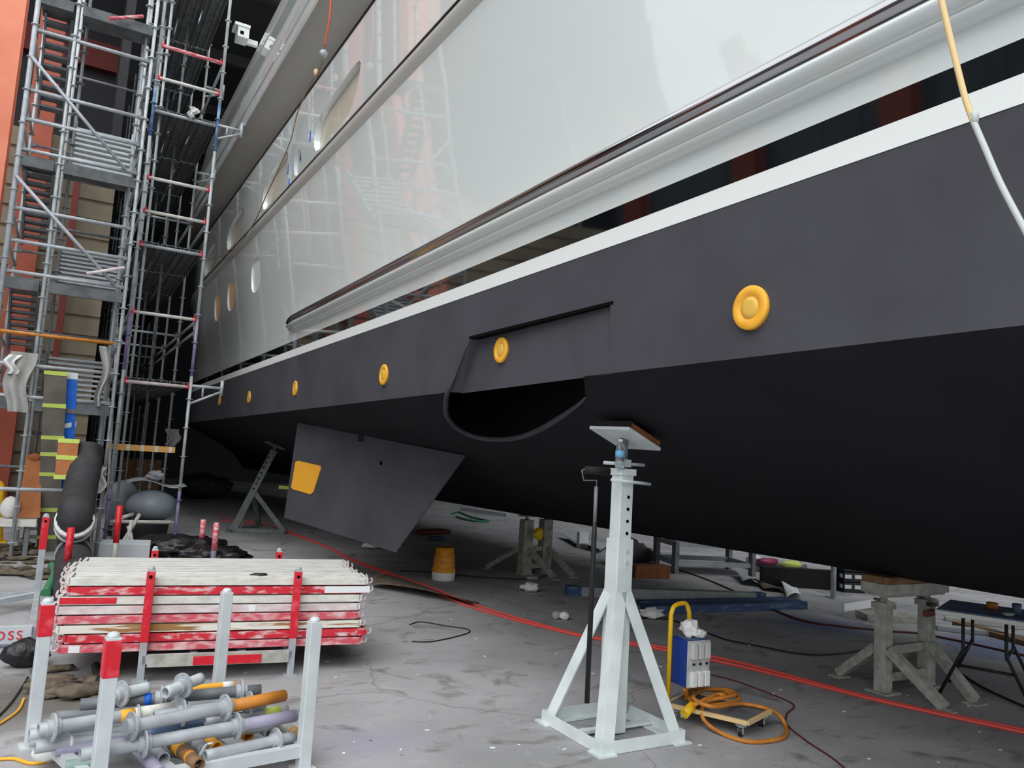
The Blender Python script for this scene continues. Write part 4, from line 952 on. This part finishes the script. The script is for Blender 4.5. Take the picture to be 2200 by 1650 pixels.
# ------------------------------------------------------------------ cables and hoses
def cable(name, px, r, m, label, cat='hose', z=None, group=None):
    pts = [G(a, b_, (z or r)) for a, b_ in px]; pp = smooth_path(pts, 8)
    t = MB().tube(pp, r, 8).build(name, m, at=pts[len(pts) // 2]); return tag(t, label, cat, group)
hp = [(470, 1118), (560, 1128), (640, 1152), (700, 1175), (760, 1205), (850, 1240), (940, 1275), (1000, 1300), (1100, 1330), (1230, 1362), (1300, 1375), (1420, 1395), (1520, 1416), (1640, 1443), (1900, 1508), (2230, 1580)]
cable('red_hose', hp, .013, 'red_hose', 'bright red hose running across the floor, the nearer of the pair')
cable('red_hose', [(a, b_ - 5 + 3 * math.sin(a / 90)) for a, b_ in hp], .013, 'red_hose', 'bright red hose running across the floor, the farther of the pair')
cable('dark_cable', [(1515, 1446), (1580, 1463), (1640, 1485), (1690, 1505), (1706, 1518), (1690, 1535), (1692, 1558), (1730, 1590), (1790, 1630), (1830, 1665)], .006, 'dark_hose', 'thin dark red cable winding past the yellow cord at the right', 'cable')
cable('black_cable', [(1330, 1330), (1430, 1330), (1500, 1352), (1560, 1374), (1640, 1390), (1720, 1405), (1800, 1405), (1885, 1392)], .009, 'black_rubber', 'black cable from behind the yellow handle to the right hand trestle', 'cable')
cable('dark_cable', [(1430, 1215), (1500, 1238), (1560, 1262), (1640, 1300), (1720, 1332), (1800, 1345), (1900, 1355), (2000, 1365), (2210, 1410)], .012, 'dark_hose', 'dark red hose far under the hull passing below the folding table', 'cable')
cable('black_cable', [(860, 1226), (930, 1230), (1010, 1238), (1090, 1243), (1150, 1243), (1190, 1230)], .01, 'black_rubber', 'black cable from the orange bucket to the dark keel trestle', 'cable')
cable('black_cable', [(880, 1342), (905, 1336), (960, 1345), (1005, 1352), (1000, 1362), (930, 1378), (885, 1378)], .006, 'black_rubber', 'thin black line standing in for a floor crack right of the plank stack', 'cable')  # tube laid in place of a zigzag crack in the concrete
cable('black_cable', [(2040, 1430), (2100, 1470), (2160, 1500), (2230, 1530)], .01, 'black_rubber', 'black cable at the right edge below the folding table', 'cable')
cable('yellow_cable', [(-10, 1560), (15, 1545), (40, 1525), (52, 1500)], .008, 'yellow_plain', 'yellow cord on the floor at the left edge by the pipe rack', 'cord')
cable('yellow_cable', [(-10, 1632), (30, 1630), (70, 1640), (130, 1632), (200, 1630)], .009, 'yellow_plain', 'yellow cord at the bottom left corner under the pipe rack', 'cord')
cable('black_cable', [(-10, 1545), (20, 1515), (45, 1480), (60, 1455)], .007, 'black_rubber', 'thin dark cable on the floor at the left edge by the black bundle', 'cable')

# ------------------------------------------------------------------ power cart
cA, cB, cC, cD = G(1430, 1515, .10), G(1606, 1556, .10), G(1656, 1530, .10), G(1482, 1490, .10)
pc = thing('power_cart', V((cA.x, cA.y, 0)), 'small wheeled cart with a yellow tube handle and a blue socket box', 'power cart')
b = MB(); b.prism([cA, cB, cC, cD], (0, 0, .012)); b.build('platform', 'galv_dark', pc)
b = MB()
for a, c2 in ((cA, cB), (cB, cC), (cC, cD), (cD, cA)): b.bar(a + V((0, 0, .006)), c2 + V((0, 0, .006)), .02, .028)
b.build('platform_rim', 'rope_tan', pc)
for q, u in ((cA.lerp(cC, .08), 0), (cB.lerp(cD, .1), 0), (cC.lerp(cA, .08), 0), (cD.lerp(cB, .1), 0)):
    o = MB().disc((q.x, q.y, .036), (.5, -.8, 0), .036, .025, 16).build('wheel', 'black_rubber', pc); MB().disc((q.x, q.y, .036), (.5, -.8, 0), .024, .032, 14).build('hub', 'galv_bright', o); MB().box((q.x, q.y, .082), (.05, .05, .035)).build('caster_fork', 'galv', o)
hy = cA.lerp(cD, .3); h0 = V((cA.x + .01, cA.y - .01, .1)); HYp = h0.y
top = AY(1434, 1312, HYp)
hx = V((cD.x - cA.x, cD.y - cA.y, 0)).normalized()
ha = h0; hb = V((h0.x, h0.y, top.z)); off = V((.20, .03, 0))
hpnt = [ha, hb - V((0, 0, .03)), hb + off * .12 + V((0, 0, .02)), hb + off * .4 + V((0, 0, .04)), hb + off * .8 + V((0, 0, .035)), hb + off + V((0, 0, -.03)), ha + off]
MB().tube([ha] + smooth_path(hpnt[1:6], 6) + [hpnt[6]], .016, 12).build('handle', 'yellow_tube', pc)
# box: near vertical edge seen at x=1475
e = AX(1474, 1478, h0.x + .05); e = AY(1474, 1478, h0.y - .13)
bx0, by0 = e.x, e.y; z0 = e.z; z1 = AY(1476, 1378, by0).z
bw, bd_ = .20, .16
bxo = MB().hexa([V((bx0, by0, z0)), V((bx0 + bw, by0, z0)), V((bx0 + bw, by0 + bd_, z0)), V((bx0, by0 + bd_, z0)), V((bx0, by0, z1)), V((bx0 + bw, by0, z1)), V((bx0 + bw, by0 + bd_, z1)), V((bx0, by0 + bd_, z1))]).build('socket_box', 'blue_box', pc, bevel=.004)
H_ = z1 - z0
MB().box((bx0 + bw / 2, by0 - .006, (z0 + z1) / 2), (bw, .012, H_)).build('front_panel', 'socket_grey', bxo)
for k in range(3):
    x = bx0 + .04 + k * .06
    for zc, hh, m in ((z1 - H_ * .2, H_ * .36, 'socket_grey'), (z0 + H_ * .19, H_ * .33, 'socket_white')):
        MB().box((x, by0 - .026, zc), (.045, .032, hh)).build('socket_cover', m, bxo, bevel=.005)
    MB().box((x + .01, by0 - .014, (z0 + z1) / 2), (.02, .012, .014)).build('switch', 'black_rubber', bxo)
MB().box((bx0 + bw * .55, by0 + bd_ * .5, z1 + .004), (bw * .7, bd_ * .75, .008)).build('box_lid', 'blue_grey', bxo)
MB().box((bx0 + bw * .2, by0 + bd_ + .02, (z0 + z1) / 2), (.03, .08, .2)).build('bracket', 'galv_dark', pc)
t = thing('white_rag', V((bx0 + .1, by0 + .1, z1)), 'white rag knotted over the top of the blue socket box and yellow handle', 'rag')
MB().lump((bx0 + .1, by0 + .09, z1 + .006), (.13, .12, .12), 3, .45, 3).lump((bx0 + .15, by0 + .05, z1 + .004), (.12, .08, .06), 4, .5, 3).build('cloth', 'white_cloth', t)
# orange cord coil with plug
cd = thing('extension_cable', G(1560, 1520), 'thick orange brown cable coiled on the wheeled cart, with a yellow plug', 'cord')
zz = .135
P3 = [AX(1472, 1480, bx0 + .02), G(1478, 1498, .16), G(1500, 1512, zz), G(1560, 1512, zz), G(1588, 1500, zz + .01), G(1560, 1487, zz + .01), G(1500, 1480, zz + .01), G(1480, 1488, .16), G(1500, 1508, .17), G(1545, 1500, .17), G(1580, 1492, .165), G(1560, 1482, .16), G(1510, 1483, .17), G(1490, 1500, .185), G(1530, 1518, .175),
      G(1590, 1512, zz), G(1640, 1520, .13), G(1672, 1535, .08), G(1688, 1560, .016), G(1685, 1582, .016), G(1650, 1592, .016), G(1600, 1592, .016), G(1550, 1575, .02), G(1515, 1550, .06), G(1508, 1525, .12), G(1520, 1505, .165), G(1560, 1498, .18), G(1540, 1492, .185), G(1505, 1508, .18), G(1490, 1515, .16)]
MB().tube(smooth_path(P3, 7), .014, 10).build('cord', 'orange_cable', cd)
q0, q1 = G(1490, 1512, .15), G(1470, 1535, .11)
MB().tube([q0, q0.lerp(q1, .2), q1], [.018, .03, .03], 12).build('plug', 'yellow_tube', cd)
d = (q1 - q0).normalized()
b = MB()
for s in (-.012, .012): b.tube([q1 + V((s, 0, 0)), q1 + V((s, 0, 0)) + d * .03], .004, 6)
b.build('plug_pins', 'galv_bright', cd)
t = MB().add([G(1455, 1420, 0)], []).tube([G(1360, 1560, .01), G(1362, 1560, .01)], .001, 4) if False else None

# ------------------------------------------------------------------ floor goods under the hull
p = G(963, 1250); bk = thing('orange_bucket', p + V((0, .17, .14)), 'upside down orange plastic bucket standing on a white bucket under the hull', 'bucket')
py_ = p.y + .17
MB().lathe([(.165, .02), (.17, .10), (.16, .11), (.15, .20), (.125, .40), (.12, .405), (.118, .39), (.11, .395)], (p.x, py_, .06), 24).build('bucket_body', 'bucket', bk)
for z, r_ in ((.2, .155), (.26, .148), (.38, .132)): MB().lathe([(r_, z), (r_ + .006, z + .01), (r_, z + .02)], (p.x, py_, .06), 24).build('bucket_ring', 'bucket', bk)
wb = MB().lathe([(.155, 0), (.165, .01), (.17, .11), (.165, .125)], (p.x, py_, 0), 24).build('white_bucket', 'bucket_white', at=(p.x, py_, 0)); tag(wb, 'white bucket base under the orange bucket', 'bucket')
def beam(a, c, w, h, m, label, z=0.0, ends=None):
    a, c = G(*a), G(*c); t = thing('steel_beam', (a + c) / 2, label, 'beam')
    b = MB(); zv = V((0, 0, 1)); d = (c - a).normalized(); sd = d.cross(zv)
    b.bar(a + zv * (z + .006), c + zv * (z + .006), w, .012); b.bar(a + zv * (z + h - .006), c + zv * (z + h - .006), w, .012); b.bar(a + zv * (z + h / 2), c + zv * (z + h / 2), .014, h)
    b.bar(a + sd * w / 2 + zv * (z + h / 2), c + sd * w / 2 + zv * (z + h / 2), .01, h)
    b.build('beam_body', m, t)
    if ends:
        e0 = a + (c - a) * .0; e1 = a + (c - a) * .07
        MB().bar(e0 + zv * (z + h / 2), e1 + zv * (z + h / 2), w + .012, h + .006).build('blue_end', ends, t); e0 = a + (c - a) * .95
        MB().bar(e0 + zv * (z + h / 2), c + zv * (z + h / 2), w + .012, h + .006).build('blue_end', ends, t)
    return t
beam((1215, 1278), (1640, 1292), .14, .12, 'grey_steel', 'long grey steel beam with blue painted ends on the floor behind the tall white stand', ends='blue_steel')
beam((1375, 1318), (1722, 1306), .2, .10, 'blue_steel', 'long dark blue steel beam on the floor behind the yellow handled cart')
beam((1368, 1300), (1690, 1292), .1, .06, 'blue_steel', 'blue grey steel flat lying just behind the dark blue beam')
def wad(px, py, d, m, label, name='white_rag', cat='rag', sd=1, amp=.5):
    p = G(px, py); t = MB().lump(p, d, sd, amp, 3).build(name, m, at=p); return tag(t, label, cat)
wad(1138, 1272, (.26, .2, .12), 'white_cloth', 'crumpled white rag on the floor below the dark keel trestle', sd=2)
wad(1196, 1330, (.12, .1, .09), 'grey_cloth', 'grey paper ball, left of the two on the floor left of the tall white stand', 'paper_ball', 'paper ball', 3, .25)
wad(1212, 1332, (.11, .1, .09), 'paper', 'white paper ball, right of the two on the floor left of the tall white stand', 'paper_ball', 'paper ball', 4, .25)
wad(1400, 1330, (.3, .2, .12), 'white_cloth', 'white rag on the floor beside the end of the dark blue beam', sd=5)
wad(1143, 1246, (.2, .12, .05), 'grey_cloth', 'flat pale rag at the foot of the dark keel trestle', sd=7)
p = G(1395, 1240); t = MB().box((p.x, p.y, .1), (.6, .3, .2), rz=-.3).build('timber_block', 'wood', at=p, bevel=.01); tag(t, 'brown timber block alone on the floor behind the tall white stand', 'timber block')
p = G(1382, 1212); b = MB()
for k in range(4): b.lump(p + V((-.5 + .22 * k, .08 * k, 0)), (.6, .6, .5 - .08 * k), k + 11, .4, 3)
tag(b.build('dark_tarp', 'duct', at=p), 'crumpled dark grey sheet heaped under the hull right of the tall white stand', 'tarp')
# steel bench frame
p = G(1450, 1232); q = G(1615, 1238); bf = thing('steel_bench', (p + q) / 2, 'low grey steel bench frame under the hull with odds and ends on it', 'bench')
dv = (q - p); nv = V((-dv.y, dv.x, 0)).normalized() * .9
for o_ in (p, q, p + nv, q + nv): MB().box(o_ + V((0, 0, .27)), (.09, .09, .54)).build('leg', 'galv_dark', bf)
for z in (.5, .18):
    for a, c2 in ((p, q), (p + nv, q + nv), (p, p + nv), (q, q + nv)): MB().bar(a + V((0, 0, z)), c2 + V((0, 0, z)), .06, .08).build('rail', 'galv', bf)
MB().hexa([p + V((0, 0, .54)), q + V((0, 0, .54)), q + nv + V((0, 0, .54)), p + nv + V((0, 0, .54)), p + V((0, 0, .56)), q + V((0, 0, .56)), q + nv + V((0, 0, .56)), p + nv + V((0, 0, .56))]).build('bench_top', 'galv', bf)
for k, (u, m, lab) in enumerate(((.15, 'paper', 'white packet on the left end of the low steel bench'), (.45, 'wood_old', 'tan packet in the middle of the low steel bench'), (.8, 'white_worn', 'pale packet on the right end of the low steel bench'))):
    c = p.lerp(q, u) + nv * .3 + V((0, 0, .6)); tag(MB().box(c, (.4, .3, .08), rz=.2 * k).build('packet', m, at=c), lab, 'packet')
# pipes beyond
for k in range(9):
    a = G(1610 + 8 * k, 1228 - 3 * k, .05); c = G(1730 + 6 * (k % 3), 1236 - 3 * k, .05); z = .05 + .08 * (k // 3)
    sh_ = V((.35, .5, 0)).normalized() * (.11 * (k % 5) + .055 * (k // 5)); a = G(1612, 1226) + sh_; c = G(1735, 1236) + sh_; z = .05 + .088 * (k // 5); a.z = c.z = z; m = ['galv', 'galv_bright', 'galv_dark'][k % 3]
    t = MB().tube([a, c], .05, 10).build('steel_pipe', m, at=(a + c) / 2); tag(t, 'grey steel pipe in the loose pile on the floor far under the hull', 'pipe', 'pipes in the far pile')
t = MB().box(G(1722, 1262) + V((0, 0, .15)), (1.3, .2, .3), rz=-.55).build('timber_baulk', 'wood_dark', at=G(1740, 1262)); tag(t, 'dark brown timber baulk in front of the far pipe pile', 'timber')
for px, py, w, m, lab in ((1650, 1199, .5, 'magenta', 'dark pink folded bundle on the far pipe pile'), (1700, 1205, .5, 'tape_green', 'yellow green strap bundle on the far pipe pile'), (1620, 1192, .3, 'white_cloth', 'white scrap bundle left of the pink one on the far pipe pile')):
    p = G(px, py + 14, .14); tag(MB().lump(p, (w, .3, .12), len(lab), .4, 2).build('bundle', m, at=p), lab, 'bundle')
def paper(px, w, h, z, m, label, name='paper_sheet', cat='paper', ben=.03):
    c = [G(*p) for p in px]; b = MB().sheet(lambda u, v: c[0].lerp(c[1], u).lerp(c[3].lerp(c[2], u), v) + V((0, 0, z + ben * (math.sin(3 * u + 2 * v) + 1))), 8, 8, .003)
    t = b.build(name, m, at=c[0]); return tag(t, label, cat)
paper([(1690, 1292), (1722, 1288), (1712, 1262), (1678, 1262)], 0, 0, .005, 'paper', 'white paper sheet curled on the floor at the right end of the dark blue beam', ben=.05)
paper([(1595, 1258), (1640, 1262), (1610, 1240), (1575, 1238)], 0, 0, .005, 'paper_grey', 'dull grey paper sheet on the floor before the far pipe pile', ben=.06)
paper([(1640, 1270), (1690, 1275), (1660, 1255), (1620, 1252)], 0, 0, .004, 'debris', 'brown cardboard flat on the floor left of the curled white paper', 'cardboard', 'cardboard', .03)
paper([(785, 1262), (1010, 1305), (1030, 1296), (830, 1250)], 0, 0, .004, 'debris', 'long brown cardboard strip on the floor below the fin tip', 'cardboard', 'cardboard', .05)
paper([(1235, 1175), (1290, 1190), (1310, 1170), (1200, 1155)], 0, 0, .03, 'paper_grey', 'grey sheet of board on the floor left of the tall white stand', 'board', 'board', .04)
c = G(1252, 1152, .25); t = MB().box((c.x, c.y, .17), (.24, .1, .34)).build('white_box', 'paper', at=(c.x, c.y, 0)); tag(t, 'small white upright carton on the floor left of the tall white stand', 'carton')
# crate stack
p = G(1855, 1275); 
for k in range(3):
    t = thing('parts_crate', p + V((0, 0, k * .16)), ['black and white crate, bottom one of the stack left of the right hand trestle', 'black and white crate, middle one of the stack left of the right hand trestle', 'black and white crate, top one of the stack left of the right hand trestle'][k], 'crate', 'stacked black crates')
    c = p + V((.1, .2, .08 + k * .16)); MB().box(c, (.62, .45, .15), rz=-.5).build('crate_body', 'black_rubber', t, bevel=.01)
    Mr = Matrix.Rotation(-.5, 3, 'Z')
    for j in range(4): MB().box(c + Mr @ V((-.24 + j * .16, -.226, .01)), (.11, .008, .06), rz=-.5).build('white_label', 'paper', t)
    for j in range(3): MB().box(c + Mr @ V((-.312, -.14 + j * .14, .01)), (.008, .1, .06), rz=-.5).build('white_label', 'paper', t)
# white plank left of trestle
a, c = G(1812, 1306, .1), G(1905, 1292, .1); t = MB().bar(a, c, .02, .1).build('white_board', 'paper', at=(a + c) / 2); tag(t, 'white board on edge passing behind the right hand trestle', 'board')
a, c = G(1850, 1322, .04), G(1990, 1330, .04); t = MB().bar(a, c, .35, .08).build('grey_board', 'trestle', at=(a + c) / 2); tag(t, 'dusty board flat on the floor behind the right hand trestle', 'board')
p = G(1790, 1285); t = thing('thin_post', p, 'thin grey prop post left of the black crates under the hull', 'prop'); MB().tube([p, p + V((0, 0, .8))], .04, 10).build('prop_tube', 'galv', t); MB().box(p + V((0, 0, .01)), (.16, .16, .02)).build('prop_foot', 'galv', t)
# folding table
tb0, tb1 = G(2008, 1309, .72), G(2260, 1345, .72); dv = (tb1 - tb0).normalized(); nv = V((-dv.y, dv.x, 0))
if nv.y < 0: nv = -nv
L_ = 1.15; tb1 = tb0 + dv * L_
tbl = thing('folding_table', V((tb0.x, tb0.y, 0)), 'folding table with a blue cover and dark bent legs at the right edge', 'table')
def slabq(z0, z1, e=0.0): 
    q = [tb0 - dv * e - nv * e, tb1 + dv * e - nv * e, tb1 + dv * e + nv * (.75 + e), tb0 - dv * e + nv * (.75 + e)]
    return MB().hexa([V((p.x, p.y, z0)) for p in q] + [V((p.x, p.y, z1)) for p in q])
slabq(.68, .72).build('table_top', 'socket_white', tbl, bevel=.008)
slabq(.722, .728, -.015).build('blue_cover', 'blue_cover', tbl)
for u in (.17, .43):
    for w in (.08, .67):
        p = tb0 + dv * (L_ * u) + nv * w; k = tb0 + dv * (L_ * u + 0) + nv * w
        s = -1 if u < .3 else 1
        f = p + dv * (.18 * s) 
        MB().tube([V((p.x, p.y, .68)), V((p.x, p.y, .42)), V((f.x, f.y, .02))], .014, 8).build('leg', 'black_rubber', tbl)
    if u > .3: MB().tube([V(((tb0 + dv * (L_ * .17 - .06) + nv * .08).x, (tb0 + dv * (L_ * .17 - .06) + nv * .08).y, .29)), V(((tb0 + dv * (L_ * .43 + .06) + nv * .08).x, (tb0 + dv * (L_ * .43 + .06) + nv * .08).y, .29))], .012, 8).build('leg_brace', 'black_rubber', tbl)
    p0_, p1_ = tb0 + dv * (L_ * u) + nv * .08, tb0 + dv * (L_ * u) + nv * .67
    MB().tube([V((p0_.x, p0_.y, .4)), V((p1_.x, p1_.y, .4))], .012, 8).build('leg_brace', 'black_rubber', tbl)
p = tb0 + dv * .36 + nv * .5; t = MB().lathe([(.025, 0), (.045, 0), (.045, .05), (.025, .05)], (p.x, p.y, .729), 18).build('tape_roll', 'orange_cable', at=(p.x, p.y, .729)); tag(t, 'roll of orange tape on the blue covered folding table', 'tape')
p = tb0 + dv * .55 + nv * .3; t = MB().lathe([(.03, 0), (.035, .09), (.032, .09), (.028, .01)], (p.x, p.y, .729), 16).build('plastic_cup', 'blue_grey', at=(p.x, p.y, .729)); tag(t, 'pale blue plastic cup standing on the folding table', 'cup')
p = tb0 + dv * .5 + nv * .15; t = MB().lump((p.x, p.y, .728), (.1, .08, .03), 5, .4, 2).build('crumpled_wrap', 'grey_cloth', at=(p.x, p.y, .73)); tag(t, 'crumpled pale wrapper on the front of the folding table', 'wrapper')
b = MB().tube([tb0 + V((-.12, 0, -.03)), tb0 + V((.02, .03, -.03))], .03, 10); t = thing('bar_clamp', tb0, 'dark red bar clamp on the corner of the folding table', 'clamp'); b.build('clamp_screw', 'dark_hose', t); MB().box(tb0 + V((.03, .05, .03)), (.06, .05, .03)).build('clamp_jaw', 'black_rubber', t)
for k, (a, c, m, lab) in enumerate((((2060, 1345), (2230, 1392), 'wood_old', 'brown plank flat on the floor behind the legs of the folding table, nearest'), ((2010, 1352), (2230, 1375), 'paper_grey', 'grey plank on the floor beneath the folding table'), ((2030, 1332), (2230, 1355), 'white_worn', 'white plank on the floor behind the folding table, farthest'))):
    a, c = G(*a), G(*c); t = MB().bar(a + V((0, 0, .03)), c + V((0, 0, .03)), .2, .05).build('floor_plank', m, at=(a + c) / 2); tag(t, lab, 'plank')
# under the fin
p = G(930, 1148); t = MB().box((p.x, p.y, .06), (.9, .3, .1), rz=.4).build('red_case', 'dark_hose', at=p, bevel=.02); tag(t, 'dark red flat case on the floor right of the fin tip', 'case')
wad(940, 1162, (.4, .25, .08), 'blue_steel', 'small dark blue cloth on the floor in front of the red case', 'blue_cloth', 'cloth', 6)
cable('green_hose', [(970, 1104), (985, 1100), (1010, 1110), (1050, 1120), (1010, 1118), (980, 1110)], .03, 'green', 'green hose coil on the floor far behind the fin')
a, c = G(990, 1098), G(1090, 1112); t = MB().bar(a + V((0, 0, .08)), c + V((0, 0, .08)), .1, .1).build('grey_beam', 'galv', at=(a + c) / 2); tag(t, 'light grey beam on the floor beside the green hose coil', 'beam')
wad(800, 1180, (.35, .2, .1), 'white_cloth', 'white cloth lying under the bottom edge of the fin', sd=9)

# ------------------------------------------------------------------ ropes on the hull
rp = [AX(2018, -20, 1.9), AX(2040, 75, 1.9), AX(2058, 150, 1.9), AX(2075, 215, 1.9), AX(2092, 262, 1.9)]
rp2 = [AX(2092, 262, 1.9), AX(2115, 315, 1.9), AX(2150, 395, 1.9), AX(2205, 500, 1.9), AX(2290, 660, 1.9), AX(2400, 900, 1.9)]
t = thing('hanging_rope', rp[-1], 'tan and grey rope hanging down in front of the hull at the right edge', 'rope')
MB().tube(smooth_path(rp, 8), .0078, 10).build('tan_length', 'rope_tan', t); MB().tube(smooth_path(rp2, 8), .0075, 10).build('grey_length', 'rope_grey', t); MB().lump(AX(2094, 268, 1.9), (.022, .022, .04), 3, .4, 2).build('knot', 'rope_grey', t)
ro = [AX(712, -20, 2.27), AX(708, 40, 2.27), AX(697, 100, 2.27)]
r2 = [AX(694, 128, 2.27), AX(682, 160, 2.38), AX(668, 178, 2.45), AX(640, 240, 2.48), AX(625, 300, 2.5), AX(600, 360, 2.5), AX(572, 420, 2.5), AX(545, 480, 2.5), AX(505, 535, 2.5), AX(470, 552, 2.45), AX(440, 558, 2.3), AX(425, 556, 2.0)]
t = thing('mooring_line', ro[-1], 'thin line with an orange upper part and a grey ball down the hull', 'line')
MB().tube(smooth_path(ro, 6), .012, 8).build('orange_strap', 'rope_orange', t); MB().lathe([(.004, -.05), (.035, -.035), (.05, 0), (.035, .035), (.004, .05)], AX(695, 115, 2.27), 14).build('ball_stopper', 'galv', t)
MB().tube(smooth_path(r2, 6), .008, 6).build('thin_line', 'line_brown', t); MB().lump(AX(678, 163, 2.42), (.06, .06, .1), 2, .4, 2).build('knot', 'rope_tan', t)

# ------------------------------------------------------------------ light
w = bpy.data.worlds.new('world'); sc.world = w; w.use_nodes = True; nt = w.node_tree
bg = nt.nodes['Background']
tc = nt.nodes.new('ShaderNodeTexCoord'); sp = nt.nodes.new('ShaderNodeSeparateXYZ'); nt.links.new(tc.outputs['Generated'], sp.inputs[0])
rm = nt.nodes.new('ShaderNodeValToRGB'); e = rm.color_ramp.elements
e[0].position = 0; e[0].color = (.60, .62, .64, 1); e[1].position = .7; e[1].color = (.95, .98, 1.0, 1)
nt.links.new(sp.outputs[2], rm.inputs[0]); nt.links.new(rm.outputs[0], bg.inputs[0]); bg.inputs[1].default_value = 1.0
sun = bpy.data.lights.new('overcast_sun', 'SUN'); sun.energy = 1.1; sun.angle = math.radians(60); so = bpy.data.objects.new('overcast_sun', sun); COL.objects.link(so)
so.rotation_euler = V((.62, .7, -.95)).to_track_quat('-Z', 'Y').to_euler()
vs = sc.view_settings; vs.view_transform = 'Standard'; vs.look = 'None'; vs.gamma = 1; vs.use_curve_mapping = False; vs.exposure = .68
